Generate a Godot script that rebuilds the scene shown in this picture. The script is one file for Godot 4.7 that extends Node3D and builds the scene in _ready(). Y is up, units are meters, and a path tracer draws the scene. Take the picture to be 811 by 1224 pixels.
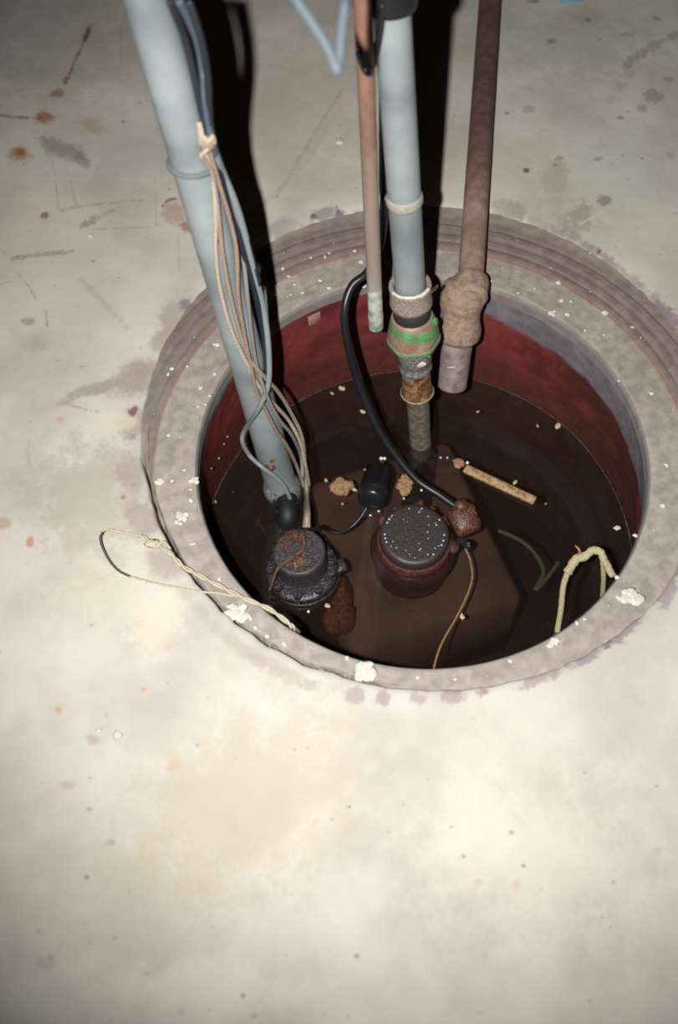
extends Node3D
# A sump pit in a basement floor, lit by the flash of the camera. Metres, y up.

const PIT := Vector3(0.1147, 0.0, -0.7604)   # middle of the basin rim
const HOLE := Vector3(0.1238, 0.0, -0.8145)  # middle of the hole in the floor
const WATER := -0.2
const FLOOR_TOP := 0.008

var rng := RandomNumberGenerator.new()
var lumps := FastNoiseLite.new()
var fine := FastNoiseLite.new()
var used := {}
var mats := {}
var stains: Image


# ---------------------------------------------------------------- naming
func numbered(called: String) -> String:
	var n: int = used.get(called, 0)
	used[called] = n + 1
	return called if n == 0 else "%s_%03d" % [called, n]


func thing(called: String, label: String, category: String, at := Vector3.ZERO, turn := Basis.IDENTITY, group := "") -> Node3D:
	var o := Node3D.new()
	o.name = numbered(called)
	add_child(o)
	o.transform = Transform3D(turn, at)
	tag(o, label, category, group)
	return o


func tag(o: Node, label: String, category: String, group := "") -> void:
	o.set_meta("label", label)
	o.set_meta("category", category)
	if group:
		o.set_meta("group", group)


func obj(called: String, st: SurfaceTool, m: Material, parent: Node = self, flat := false) -> MeshInstance3D:
	if not flat:
		st.generate_normals()
	var o := MeshInstance3D.new()
	o.name = numbered(called) if parent == self else called
	o.mesh = st.commit()
	o.material_override = m
	parent.add_child(o, true)
	return o


func structure(called: String, st: SurfaceTool, m: Material, label: String) -> MeshInstance3D:
	var o := obj(called, st, m)
	o.set_meta("kind", "structure")
	o.set_meta("label", label)
	return o


# ---------------------------------------------------------------- shapes
func begin(smooth := true) -> SurfaceTool:
	var st := SurfaceTool.new()
	st.begin(Mesh.PRIMITIVE_TRIANGLES)
	st.set_smooth_group(0 if smooth else -1)
	return st


func tri(st: SurfaceTool, a: Vector3, b: Vector3, c: Vector3) -> void:
	st.add_vertex(a)
	st.add_vertex(b)
	st.add_vertex(c)


func quad(st: SurfaceTool, a: Vector3, b: Vector3, c: Vector3, d: Vector3) -> void:
	tri(st, a, b, c)
	tri(st, a, c, d)


# profile of (radius, height) going up the outside; amp roughens it
func lathe(st: SurfaceTool, profile: Array, seg := 40, amp := 0.0, at := Vector3.ZERO, seed_off := 0.0) -> void:
	var ring := func(p: Vector2, j: int) -> Vector3:
		var a := TAU * (j % seg) / seg
		var q := Vector3(p.x * cos(a), p.y, p.x * sin(a))
		if amp > 0.0 and p.x > 0.0005:
			var n := lumps.get_noise_3dv(q * 1.0 + Vector3(seed_off, seed_off * 0.7, 0)) + 0.6 * fine.get_noise_3dv(q + Vector3(seed_off, 0, 0))
			q.x *= 1.0 + amp * n / p.x
			q.z *= 1.0 + amp * n / p.x
		return q + at
	for i in profile.size() - 1:
		var p: Vector2 = profile[i]
		var q: Vector2 = profile[i + 1]
		for j in seg:
			var a: Vector3 = ring.call(p, j)
			var b: Vector3 = ring.call(p, j + 1)
			var c: Vector3 = ring.call(q, j + 1)
			var d: Vector3 = ring.call(q, j)
			if p.x > 0.00001:
				tri(st, a, b, c)
			if q.x > 0.00001:
				tri(st, a, c, d)


# a profile cut into short steps, so that roughening has vertices to move
func stepped(profile: Array, step := 0.004) -> Array:
	var out := []
	for i in profile.size() - 1:
		var p: Vector2 = profile[i]
		var q: Vector2 = profile[i + 1]
		var n := maxi(1, int(ceil(p.distance_to(q) / step)))
		for k in n:
			out.append(p.lerp(q, float(k) / n))
	out.append(profile[-1])
	return out


func spline(pts: Array, per := 8) -> Array:
	var out := []
	var n := pts.size()
	for i in n - 1:
		var a: Vector3 = pts[maxi(i - 1, 0)]
		var b: Vector3 = pts[i]
		var c: Vector3 = pts[i + 1]
		var d: Vector3 = pts[mini(i + 2, n - 1)]
		for k in per:
			out.append(b.cubic_interpolate(c, a, d, float(k) / per))
	out.append(pts[-1])
	return out


func tube(st: SurfaceTool, pts: Array, r0: float, r1 := -1.0, seg := 10, per := 8, knots := 0.0) -> void:
	var path := spline(pts, per) if per > 1 else pts
	var n := path.size()
	var r_end := r0 if r1 < 0.0 else r1
	var rings := []
	var side := Vector3.ZERO
	for i in n:
		var t: Vector3 = (path[mini(i + 1, n - 1)] - path[maxi(i - 1, 0)]).normalized()
		if side == Vector3.ZERO:
			side = t.cross(Vector3.UP if absf(t.y) < 0.9 else Vector3.RIGHT).normalized()
		side = (side - t * side.dot(t)).normalized()
		var other := t.cross(side)
		var r := lerpf(r0, r_end, float(i) / (n - 1))
		var ring := []
		for j in seg:
			var a := TAU * j / seg
			var rr := r
			if knots > 0.0:
				rr *= 1.0 + knots * lumps.get_noise_3dv(path[i] * 6.0 + Vector3(j, 0, 0))
			ring.append(path[i] + (side * cos(a) + other * sin(a)) * rr)
		rings.append(ring)
	for i in n - 1:
		for j in seg:
			var k := (j + 1) % seg
			quad(st, rings[i][k], rings[i][j], rings[i + 1][j], rings[i + 1][k])
	for j in seg:
		var k := (j + 1) % seg
		tri(st, path[0], rings[0][j], rings[0][k])
		tri(st, path[n - 1], rings[n - 1][k], rings[n - 1][j])


# a lumpy ball, r in three axes
func blob(st: SurfaceTool, at: Vector3, r: Vector3, rough := 0.25, rows := 6, cols := 9, turn := Basis.IDENTITY) -> void:
	var off := Vector3(rng.randf(), rng.randf(), rng.randf()) * 50.0
	var pts := []
	for i in rows + 1:
		var row := []
		var e := PI * i / rows - PI / 2
		for j in cols:
			var a := TAU * j / cols
			var d := Vector3(cos(e) * cos(a), sin(e), cos(e) * sin(a))
			var k := 1.0 + rough * (lumps.get_noise_3dv(d * 0.02 + off) * 1.2 + fine.get_noise_3dv(d * 0.012 + off))
			row.append(at + turn * (d * r * k))
		pts.append(row)
	for i in rows:
		for j in cols:
			var k := (j + 1) % cols
			if i > 0:
				tri(st, pts[i][j], pts[i][k], pts[i + 1][k])
			if i < rows - 1:
				tri(st, pts[i][j] if i > 0 else pts[0][0], pts[i + 1][k], pts[i + 1][j])


# a box with chamfered edges, centred on at
func slab(st: SurfaceTool, at: Vector3, size: Vector3, ch := 0.002, turn := Basis.IDENTITY, rough := 0.0) -> void:
	var h := size / 2
	var ring := func(inset: float, y: float) -> Array:
		var x := h.x - inset
		var z := h.z - inset
		var out := []
		for p in [[x, -z + ch], [x, z - ch], [x - ch, z], [-x + ch, z], [-x, z - ch], [-x, -z + ch], [-x + ch, -z], [x - ch, -z]]:
			var q := Vector3(p[0], y, p[1])
			if rough > 0.0:
				q += Vector3(1, 1, 1) * rough * lumps.get_noise_3dv(q + at)
			out.append(at + turn * q)
		return out
	var levels := [ring.call(ch, -h.y), ring.call(0.0, -h.y + ch), ring.call(0.0, h.y - ch), ring.call(ch, h.y)]
	for i in 3:
		for j in 8:
			var k := (j + 1) % 8
			quad(st, levels[i][j], levels[i][k], levels[i + 1][k], levels[i + 1][j])
	for j in range(1, 7):
		tri(st, levels[3][0], levels[3][j], levels[3][j + 1])
		tri(st, levels[0][0], levels[0][j + 1], levels[0][j])


# a basis whose y runs along the direction, and whose x faces the photographer's right
func along(d: Vector3) -> Basis:
	var y := d.normalized()
	var z := (Vector3.BACK - y * y.z).normalized()
	return Basis(y.cross(z), y, z)


# ---------------------------------------------------------------- materials
func hue(hex: String) -> Color:
	return Color.html(hex)


func noise_tex(colors: Array, offsets: Array, freq: float, seed_n: int, octaves := 5, size := 256) -> NoiseTexture2D:
	var n := FastNoiseLite.new()
	n.seed = seed_n
	n.frequency = freq
	n.noise_type = FastNoiseLite.TYPE_SIMPLEX_SMOOTH
	n.fractal_octaves = octaves
	n.fractal_gain = 0.55
	var g := Gradient.new()
	g.offsets = PackedFloat32Array(offsets)
	var cs := PackedColorArray()
	for c in colors:
		cs.append(hue(c))
	g.colors = cs
	var t := NoiseTexture2D.new()
	t.width = size
	t.height = size
	t.seamless = true
	t.noise = n
	t.color_ramp = g
	return t


func grey_tex(freq: float, seed_n: int, size := 256) -> NoiseTexture2D:
	return noise_tex(["000000", "ffffff"], [0.15, 0.85], freq, seed_n, 5, size)


# mottled: three colours by noise, repeated every `span` metres, with relief in centimetres
func mottled(key: String, colors: Array, offsets: Array, span: float, rough: float, relief := 0.0, metal := 0.0, seed_n := 1, freq := 0.02) -> StandardMaterial3D:
	if mats.has(key):
		return mats[key]
	var m := StandardMaterial3D.new()
	m.resource_name = key
	m.albedo_texture = noise_tex(colors, offsets, freq, seed_n)
	m.uv1_triplanar = true
	m.uv1_scale = Vector3.ONE / span
	m.roughness = rough
	m.metallic = metal
	if relief > 0.0:
		m.heightmap_enabled = true
		m.heightmap_scale = relief
		m.heightmap_texture = grey_tex(freq * 2.0, seed_n + 7)
	mats[key] = m
	return m


func plain(key: String, hex: String, rough: float, metal := 0.0) -> StandardMaterial3D:
	if mats.has(key):
		return mats[key]
	var m := StandardMaterial3D.new()
	m.resource_name = key
	m.albedo_color = hue(hex)
	m.roughness = rough
	m.metallic = metal
	mats[key] = m
	return m


# ---------------------------------------------------------------- stains on the floor
const ST_X := -0.85
const ST_Z := -1.9
const ST_W := 1.8
const ST_H := 2.0
const ST_PX := 640.0   # pixels to the metre


func stamp(at: Vector2, a: Vector2, b: Vector2, hex: String, alpha: float, ragged := 0.5, soft := 0.5) -> void:
	var c := hue(hex)
	soft = maxf(soft, 0.55)
	var ext := Vector2(absf(a.x) + absf(b.x), absf(a.y) + absf(b.y)) * 1.25
	var det := a.x * b.y - a.y * b.x
	var w := stains.get_width()
	var h := stains.get_height()
	var x0 := clampi(int((at.x - ext.x - ST_X) * ST_PX), 2, w - 3)
	var x1 := clampi(int((at.x + ext.x - ST_X) * ST_PX) + 1, 2, w - 3)
	var y0 := clampi(int((at.y - ext.y - ST_Z) * ST_PX), 2, h - 3)
	var y1 := clampi(int((at.y + ext.y - ST_Z) * ST_PX) + 1, 2, h - 3)
	for y in range(y0, y1):
		for x in range(x0, x1):
			var p := Vector2(ST_X + x / ST_PX, ST_Z + y / ST_PX)
			var q := p - at
			var u := (q.x * b.y - q.y * b.x) / det
			var v := (q.y * a.x - q.x * a.y) / det
			var d := sqrt(u * u + v * v)
			if d > 1.3:
				continue
			var n := lumps.get_noise_2d(p.x + at.x, p.y) * 0.8 + fine.get_noise_2d(p.x, p.y) * 0.5
			var k := alpha * (1.0 - smoothstep(1.0 - soft, 1.0, d + ragged * n)) * (1.0 - smoothstep(1.1, 1.25, d))
			if k <= 0.003:
				continue
			var o := stains.get_pixel(x, y)
			var na := k + o.a * (1.0 - k)
			stains.set_pixel(x, y, Color((c.r * k + o.r * o.a * (1.0 - k)) / na, (c.g * k + o.g * o.a * (1.0 - k)) / na, (c.b * k + o.b * o.a * (1.0 - k)) / na, na))


func scratch(pts: Array, half: float, hex: String, alpha: float, ragged := 0.6, soft := 0.8) -> void:
	for i in pts.size() - 1:
		var p: Vector2 = pts[i]
		var q: Vector2 = pts[i + 1]
		var n := maxi(1, int(p.distance_to(q) / (half * 1.6)))
		for k in n:
			var d := (q - p).normalized()
			stamp(p.lerp(q, (k + 0.5) / n), d * half * 1.5, Vector2(-d.y, d.x) * half, hex, alpha, ragged, soft)


func paint_floor() -> StandardMaterial3D:
	stains = Image.create(int(ST_W * ST_PX), int(ST_H * ST_PX), false, Image.FORMAT_RGBA8)
	stains.fill(Color(0.66, 0.62, 0.55, 0.0))
	paint_stains()
	var m := StandardMaterial3D.new()
	m.resource_name = "floor_concrete"
	m.albedo_texture = noise_tex(["aca79d", "b5b0a6", "bbb7ad", "c2beb4"], [0.15, 0.42, 0.6, 0.9], 0.006, 11, 8, 1024)
	m.uv1_triplanar = true
	m.uv1_scale = Vector3.ONE / 1.4
	m.roughness = 0.85
	m.metallic_specular = 0.3
	m.heightmap_enabled = true
	m.heightmap_scale = 0.05
	m.heightmap_texture = noise_tex(["000000", "ffffff"], [0.1, 0.9], 0.03, 23, 6, 1024)
	m.detail_enabled = true
	m.detail_uv_layer = BaseMaterial3D.DETAIL_UV_2
	m.detail_albedo = ImageTexture.create_from_image(stains)
	m.detail_blend_mode = BaseMaterial3D.BLEND_MODE_MIX
	return m


func paint_stains() -> void:
	# large washes of tone
	stamp(Vector2(-0.1141, -0.2977), Vector2(0.1819, -0.0980), Vector2(0.0701, 0.1215), "b0a693", 0.55, 0.5, 0.7)
	stamp(Vector2(-0.2633, -0.2102), Vector2(0.1660, 0.0334), Vector2(-0.0092, 0.0767), "a9a08f", 0.4, 0.5, 0.8)
	stamp(Vector2(-0.3292, -0.7041), Vector2(0.1063, 0.0044), Vector2(0.0103, 0.1344), "9f9585", 0.6, 0.5, 0.7)
	stamp(Vector2(-0.4221, -1.0960), Vector2(0.1642, 0.0076), Vector2(0.0175, 0.1848), "bcb9a4", 0.5, 0.6, 0.8)
	stamp(Vector2(0.2154, -0.2207), Vector2(0.2240, 0.0078), Vector2(-0.0176, 0.1452), "cfcabd", 0.5, 0.4, 0.9)
	stamp(Vector2(0.4470, -1.2594), Vector2(0.1228, 0.0723), Vector2(-0.0606, 0.1431), "b9b8ae", 0.6, 0.6, 0.8)
	stamp(Vector2(0.4197, -1.5525), Vector2(0.2120, 0.0113), Vector2(-0.0161, 0.1214), "9c9a94", 0.45, 0.7, 0.8)
	stamp(Vector2(-0.0112, -1.4327), Vector2(0.1242, 0.0064), Vector2(-0.0050, 0.2216), "aba594", 0.5, 0.6, 0.8)
	stamp(Vector2(-0.4698, -1.5997), Vector2(0.2172, 0.0115), Vector2(0.0174, 0.1835), "9a968e", 0.5, 0.6, 0.8)
	stamp(Vector2(-0.1756, -0.1042), Vector2(0.1792, 0.0059), Vector2(0.0011, 0.0326), "c6c3b4", 0.5, 0.5, 0.8)
	# pale trowel streaks
	scratch([Vector2(-0.0853, -0.2403), Vector2(-0.0371, -0.2778), Vector2(0.0127, -0.3222), Vector2(0.0641, -0.3652)], 0.014, "d2cbbd", 0.16, 0.12, 1.0)
	scratch([Vector2(-0.1599, -0.1933), Vector2(-0.0853, -0.2403), Vector2(-0.0176, -0.2895)], 0.02, "cfc8b8", 0.14, 0.12, 1.0)
	scratch([Vector2(-0.0855, -0.2041), Vector2(-0.0188, -0.2472), Vector2(0.0512, -0.3111)], 0.008, "a89f91", 0.15, 0.2, 1.0)
	scratch([Vector2(-0.1396, -1.1826), Vector2(-0.0812, -1.2406), Vector2(-0.0272, -1.3193), Vector2(0.0158, -1.4118)], 0.01, "a39b8a", 0.35, 0.5, 1.0)
	scratch([Vector2(-0.0812, -1.2318), Vector2(-0.0195, -1.3657), Vector2(0.0315, -1.4702)], 0.006, "968e80", 0.4, 0.5, 1.0)
	# mortar apron round the rim, smoother and greyer than the floor
	scratch([Vector2(-0.2234, -1.0079), Vector2(-0.2566, -0.9340), Vector2(-0.2766, -0.8627), Vector2(-0.2835, -0.7805), Vector2(-0.2732, -0.7018), Vector2(-0.2476, -0.6384), Vector2(-0.2070, -0.5770)], 0.026, "998f86", 0.75, 0.35, 0.5)
	scratch([Vector2(-0.2070, -0.5770), Vector2(-0.1682, -0.5237), Vector2(-0.1154, -0.4771), Vector2(-0.0539, -0.4423)], 0.014, "a1968b", 0.5, 0.4, 0.7)
	stamp(Vector2(-0.2846, -0.8987), Vector2(0.0394, -0.0334), Vector2(0.0164, 0.0265), "978d83", 0.85, 0.3, 0.3)
	stamp(Vector2(-0.3369, -0.8824), Vector2(0.0495, -0.0178), Vector2(0.0047, 0.0137), "978d83", 0.85, 0.4, 0.3)
	stamp(Vector2(-0.3764, -0.8614), Vector2(0.0200, -0.0057), Vector2(0.0025, 0.0082), "a1968c", 0.7, 0.4, 0.4)
	stamp(Vector2(-0.2228, -0.9925), Vector2(0.0228, -0.0528), Vector2(0.0378, 0.0282), "9c9288", 0.85, 0.35, 0.4)
	scratch([Vector2(-0.3822, -0.8602), Vector2(-0.3519, -0.8491), Vector2(-0.3281, -0.8425)], 0.004, "a58f7d", 0.6)
	stamp(Vector2(-0.3038, -0.8290), Vector2(0.0373, 0.0016), Vector2(0.0014, 0.0220), "cbc2ae", 0.6, 0.5, 0.6)
	stamp(Vector2(-0.2314, -0.5261), Vector2(0.0373, 0.0239), Vector2(-0.0283, 0.0565), "cdc4b2", 0.5, 0.6, 0.6)
	stamp(Vector2(-0.2983, -0.5806), Vector2(0.0966, 0.0038), Vector2(0.0055, 0.0801), "c6bda9", 0.4, 0.6, 0.8)
	# far edge of the rim
	stamp(Vector2(-0.0061, -1.1968), Vector2(0.0333, -0.0078), Vector2(0.0020, 0.0152), "7d7678", 0.75, 0.5, 0.4)
	stamp(Vector2(-0.0231, -1.1907), Vector2(0.0078, 0.0004), Vector2(-0.0002, 0.0086), "57505a", 0.8, 0.5, 0.5)
	stamp(Vector2(0.0158, -1.1940), Vector2(0.0081, -0.0057), Vector2(0.0030, 0.0076), "574f5c", 0.8, 0.5, 0.5)
	stamp(Vector2(-0.0686, -1.1707), Vector2(0.0366, -0.0158), Vector2(0.0060, 0.0225), "8b8484", 0.6, 0.5, 0.6)
	stamp(Vector2(0.3822, -1.1713), Vector2(0.0333, 0.0016), Vector2(-0.0046, 0.0337), "8d887e", 0.6, 0.9, 0.4)
	stamp(Vector2(0.4249, -1.1986), Vector2(0.0129, 0.0006), Vector2(-0.0020, 0.0138), "7d7a72", 0.7, 0.6, 0.4)
	stamp(Vector2(0.3540, -1.2550), Vector2(0.0288, 0.0014), Vector2(-0.0048, 0.0388), "99917f", 0.5, 0.7, 0.5)
	stamp(Vector2(0.2810, -1.1882), Vector2(0.0320, 0.0180), Vector2(-0.0097, 0.0253), "857c76", 0.5, 0.6, 0.6)
	stamp(Vector2(0.3310, -1.2832), Vector2(0.0462, 0.0023), Vector2(-0.0104, 0.0883), "b3ad9e", 0.4, 0.8, 0.6)
	scratch([Vector2(0.3799, -1.1544), Vector2(0.4078, -1.1701), Vector2(0.4249, -1.1813)], 0.005, "c3beb0", 0.7)
	scratch([Vector2(0.3162, -1.1575), Vector2(0.3758, -1.1244), Vector2(0.4301, -1.0646), Vector2(0.4649, -1.0107), Vector2(0.4950, -0.9526)], 0.012, "78656b", 0.55, 0.7, 0.8)
	stamp(Vector2(0.4881, -0.9680), Vector2(0.0176, -0.0149), Vector2(0.0124, 0.0260), "6a4a60", 0.6, 0.8, 0.5)
	stamp(Vector2(0.4768, -0.9946), Vector2(0.0109, 0.0005), Vector2(-0.0021, 0.0122), "66506a", 0.6, 0.7, 0.5)
	stamp(Vector2(0.4040, -1.0999), Vector2(0.0050, 0.0002), Vector2(-0.0007, 0.0049), "4a3c3c", 0.85, 0.3, 0.5)
	scratch([Vector2(-0.0880, -1.1430), Vector2(-0.0429, -1.1678), Vector2(0.0092, -1.1875), Vector2(0.0613, -1.1970)], 0.014, "8d827c", 0.5, 0.6, 0.9)
	scratch([Vector2(0.2547, -1.1843), Vector2(0.3050, -1.1716), Vector2(0.3645, -1.1349), Vector2(0.4199, -1.0796), Vector2(0.4664, -1.0200), Vector2(0.4982, -0.9570)], 0.013, "8d807c", 0.5, 0.6, 0.9)
	# violet bloom on the near edge
	stamp(Vector2(0.0097, -0.4219), Vector2(0.0142, 0.0005), Vector2(-0.0004, 0.0115), "8d7580", 0.55, 0.7, 0.5)
	stamp(Vector2(0.0439, -0.4175), Vector2(0.0101, 0.0004), Vector2(-0.0007, 0.0136), "87707c", 0.59, 0.7, 0.5)
	stamp(Vector2(0.0842, -0.4149), Vector2(0.0161, 0.0006), Vector2(-0.0008, 0.0125), "8b7684", 0.55, 0.7, 0.5)
	stamp(Vector2(0.1278, -0.4164), Vector2(0.0161, 0.0006), Vector2(-0.0008, 0.0104), "8a7280", 0.59, 0.7, 0.5)
	stamp(Vector2(0.1655, -0.4192), Vector2(0.0141, 0.0005), Vector2(-0.0011, 0.0115), "7d5c6a", 0.68, 0.7, 0.5)
	stamp(Vector2(0.2308, -0.4316), Vector2(0.0299, -0.0098), Vector2(0.0023, 0.0101), "86707c", 0.55, 0.8, 0.5)
	stamp(Vector2(0.2960, -0.4614), Vector2(0.0290, -0.0153), Vector2(0.0045, 0.0114), "7c6576", 0.59, 0.8, 0.5)
	stamp(Vector2(0.3531, -0.4978), Vector2(0.0310, -0.0234), Vector2(0.0074, 0.0122), "755e70", 0.64, 0.8, 0.5)
	stamp(Vector2(0.4096, -0.5526), Vector2(0.0135, 0.0047), Vector2(-0.0157, 0.0371), "7a6674", 0.59, 0.8, 0.5)
	stamp(Vector2(0.4295, -0.6051), Vector2(0.0102, 0.0025), Vector2(-0.0094, 0.0278), "86727e", 0.45, 0.8, 0.5)
	stamp(Vector2(-0.0438, -0.4345), Vector2(0.0160, 0.0035), Vector2(-0.0018, 0.0093), "9a8890", 0.45, 0.8, 0.6)
	stamp(Vector2(-0.1029, -0.4658), Vector2(0.0193, 0.0081), Vector2(-0.0035, 0.0100), "a3949a", 0.36, 0.8, 0.6)
	stamp(Vector2(-0.2194, -0.6434), Vector2(0.0088, 0.0004), Vector2(0.0004, 0.0098), "6a4560", 0.64, 0.6, 0.5)
	# purple specks on the left apron
	stamp(Vector2(-0.2813, -0.8419), Vector2(0.0074, 0.0052), Vector2(-0.0046, 0.0106), "6b4650", 0.8, 0.6, 0.5)
	stamp(Vector2(-0.2812, -0.8007), Vector2(0.0100, 0.0046), Vector2(-0.0022, 0.0088), "85758a", 0.6, 0.8, 0.5)
	stamp(Vector2(-0.2745, -0.7249), Vector2(0.0090, 0.0004), Vector2(0.0003, 0.0052), "8d8590", 0.5, 0.8, 0.5)
	stamp(Vector2(-0.2868, -0.7061), Vector2(0.0045, 0.0002), Vector2(0.0002, 0.0038), "8a6868", 0.7, 0.4, 0.5)
	stamp(Vector2(-0.2155, -1.0261), Vector2(0.0118, 0.0059), Vector2(-0.0030, 0.0115), "6b5d6b", 0.6, 0.8, 0.5)
	# rust
	scratch([Vector2(-0.4018, -1.6544), Vector2(-0.4144, -1.5925), Vector2(-0.4249, -1.5470), Vector2(-0.4353, -1.5024)], 0.006, "6d4234", 0.65, 0.8, 0.8)
	stamp(Vector2(-0.4449, -1.4848), Vector2(0.0141, 0.0007), Vector2(0.0011, 0.0121), "80583c", 0.6, 0.6, 0.6)
	scratch([Vector2(-0.5374, -1.4361), Vector2(-0.4950, -1.4281), Vector2(-0.4645, -1.4265)], 0.005, "7d5636", 0.65, 0.6, 0.9)
	stamp(Vector2(-0.4603, -1.4263), Vector2(0.0180, 0.0009), Vector2(0.0019, 0.0194), "8d6034", 0.75, 0.6, 0.6)
	stamp(Vector2(-0.4918, -1.3460), Vector2(0.0301, 0.0051), Vector2(0.0009, 0.0203), "9a6a34", 0.7, 0.5, 0.8)
	stamp(Vector2(-0.4922, -1.3498), Vector2(0.0122, 0.0006), Vector2(0.0012, 0.0112), "94501c", 0.85, 0.4, 0.7)
	stamp(Vector2(-0.3826, -1.4030), Vector2(0.0248, 0.0013), Vector2(0.0021, 0.0268), "a3855e", 0.4, 0.7, 0.7)
	stamp(Vector2(-0.4262, -1.3540), Vector2(0.0473, 0.0274), Vector2(-0.0053, 0.0256), "7f736b", 0.65, 0.4, 0.4)
	stamp(Vector2(-0.3901, -1.3262), Vector2(0.0190, 0.0178), Vector2(-0.0052, 0.0118), "7f736b", 0.6, 0.4, 0.4)
	stamp(Vector2(-0.2375, -1.2079), Vector2(0.0207, 0.0231), Vector2(-0.0140, 0.0230), "a58d80", 0.75, 0.4, 0.3)
	stamp(Vector2(-0.2182, -1.1761), Vector2(0.0102, 0.0114), Vector2(-0.0070, 0.0114), "96573c", 0.7, 0.5, 0.6)
	scratch([Vector2(-0.2602, -1.2194), Vector2(-0.2516, -1.2330), Vector2(-0.2361, -1.2375)], 0.004, "80513c", 0.7)
	stamp(Vector2(-0.4397, -1.2124), Vector2(0.0092, 0.0004), Vector2(0.0008, 0.0087), "80543f", 0.75, 0.5, 0.6)
	stamp(Vector2(-0.4429, -0.6734), Vector2(0.0155, 0.0006), Vector2(0.0016, 0.0137), "a38a78", 0.7, 0.4, 0.4)
	stamp(Vector2(-0.4046, -0.6447), Vector2(0.0066, 0.0003), Vector2(0.0010, 0.0098), "b0714f", 0.7, 0.5, 0.7)
	stamp(Vector2(-0.3820, -0.8323), Vector2(0.0070, 0.0003), Vector2(0.0006, 0.0069), "b08a7c", 0.6, 0.4, 0.6)
	stamp(Vector2(-0.3456, -0.4163), Vector2(0.0061, 0.0002), Vector2(0.0006, 0.0063), "b5834f", 0.6, 0.5, 0.8)
	stamp(Vector2(-0.2457, -0.4389), Vector2(0.0072, 0.0003), Vector2(0.0003, 0.0064), "b5865c", 0.55, 0.5, 0.8)
	stamp(Vector2(-0.2060, -0.3420), Vector2(0.0103, 0.0041), Vector2(-0.0039, 0.0119), "bd9478", 0.4, 0.6, 0.9)
	stamp(Vector2(-0.3275, -0.3247), Vector2(0.0118, 0.0004), Vector2(0.0005, 0.0059), "a5866e", 0.4, 0.6, 0.8)
	stamp(Vector2(-0.3023, -0.3786), Vector2(0.0125, 0.0050), Vector2(-0.0024, 0.0085), "9a8674", 0.5, 0.5, 0.6)
	stamp(Vector2(-0.3000, -0.2967), Vector2(0.0049, 0.0002), Vector2(0.0003, 0.0038), "8f7764", 0.5, 0.4, 0.6)
	stamp(Vector2(0.1384, -0.2008), Vector2(0.0093, 0.0003), Vector2(-0.0004, 0.0044), "b9a284", 0.5, 0.5, 0.7)
	stamp(Vector2(0.1797, -0.1949), Vector2(0.0053, 0.0033), Vector2(-0.0049, 0.0068), "c0a184", 0.45, 0.6, 0.7)
	stamp(Vector2(0.3135, -1.2696), Vector2(0.0079, 0.0004), Vector2(-0.0010, 0.0090), "6a3f36", 0.85, 0.4, 0.4)
	# dark patches and scuffs
	stamp(Vector2(-0.4442, -1.0056), Vector2(0.0136, 0.0006), Vector2(0.0010, 0.0092), "857d72", 0.60, 0.35, 0.3)
	scratch([Vector2(-0.4182, -1.2201), Vector2(-0.3823, -1.2288), Vector2(-0.3433, -1.2322), Vector2(-0.2911, -1.2367)], 0.005, "857d72", 0.38, 0.8, 0.8)
	stamp(Vector2(-0.3692, -1.1935), Vector2(0.0192, -0.0114), Vector2(0.0047, 0.0111), "77706a", 0.56, 0.6, 0.3)
	stamp(Vector2(-0.3420, -1.2129), Vector2(0.0167, -0.0075), Vector2(0.0028, 0.0083), "827a72", 0.45, 0.6, 0.4)
	scratch([Vector2(-0.3655, -1.1797), Vector2(-0.3268, -1.1796), Vector2(-0.2687, -1.1802)], 0.003, "857d72", 0.38, 0.7, 0.8)
	scratch([Vector2(-0.4859, -1.1251), Vector2(-0.4510, -1.1317), Vector2(-0.4132, -1.1366), Vector2(-0.3852, -1.1369)], 0.007, "87786c", 0.45, 0.8, 0.6)
	scratch([Vector2(-0.4389, -1.3304), Vector2(-0.4285, -1.2753), Vector2(-0.4202, -1.2271)], 0.003, "827b70", 0.34, 0.6, 0.9)
	scratch([Vector2(-0.4165, -1.3201), Vector2(-0.4045, -1.2741), Vector2(-0.3929, -1.2293)], 0.003, "827b70", 0.30, 0.6, 0.9)
	scratch([Vector2(-0.3494, -1.6363), Vector2(-0.3439, -1.5510)], 0.003, "7d776e", 0.30, 0.6, 0.9)
	scratch([Vector2(-0.2739, -1.2858), Vector2(-0.2686, -1.2321), Vector2(-0.2648, -1.1800)], 0.003, "857e72", 0.30, 0.6, 0.9)
	scratch([Vector2(-0.2318, -1.1615), Vector2(-0.2277, -1.1196), Vector2(-0.2264, -1.0870)], 0.003, "8a8378", 0.30, 0.6, 0.9)
	scratch([Vector2(-0.3772, -1.0859), Vector2(-0.3496, -1.0527), Vector2(-0.3225, -1.0201), Vector2(-0.2956, -0.9836)], 0.008, "a09480", 0.38, 0.5, 0.8)
	scratch([Vector2(-0.4732, -1.1016), Vector2(-0.4513, -1.0732), Vector2(-0.4360, -1.0456)], 0.003, "867e72", 0.30)
	scratch([Vector2(-0.4203, -1.0245), Vector2(-0.4149, -0.9935)], 0.003, "7d766c", 0.34)
	scratch([Vector2(-0.4953, -1.0753), Vector2(-0.4786, -1.0825)], 0.003, "8a7568", 0.38)
	scratch([Vector2(-0.4208, -0.8134), Vector2(-0.4226, -0.7864), Vector2(-0.4176, -0.7596)], 0.003, "978d7e", 0.30, 0.6, 0.9)
	scratch([Vector2(0.5024, -1.4963), Vector2(0.5535, -1.5412), Vector2(0.6118, -1.5804)], 0.013, "6f6866", 0.38, 0.7, 0.8)
	scratch([Vector2(0.4626, -1.4085), Vector2(0.4991, -1.4661), Vector2(0.5257, -1.5012)], 0.016, "85807a", 0.30, 0.7, 0.9)
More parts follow.
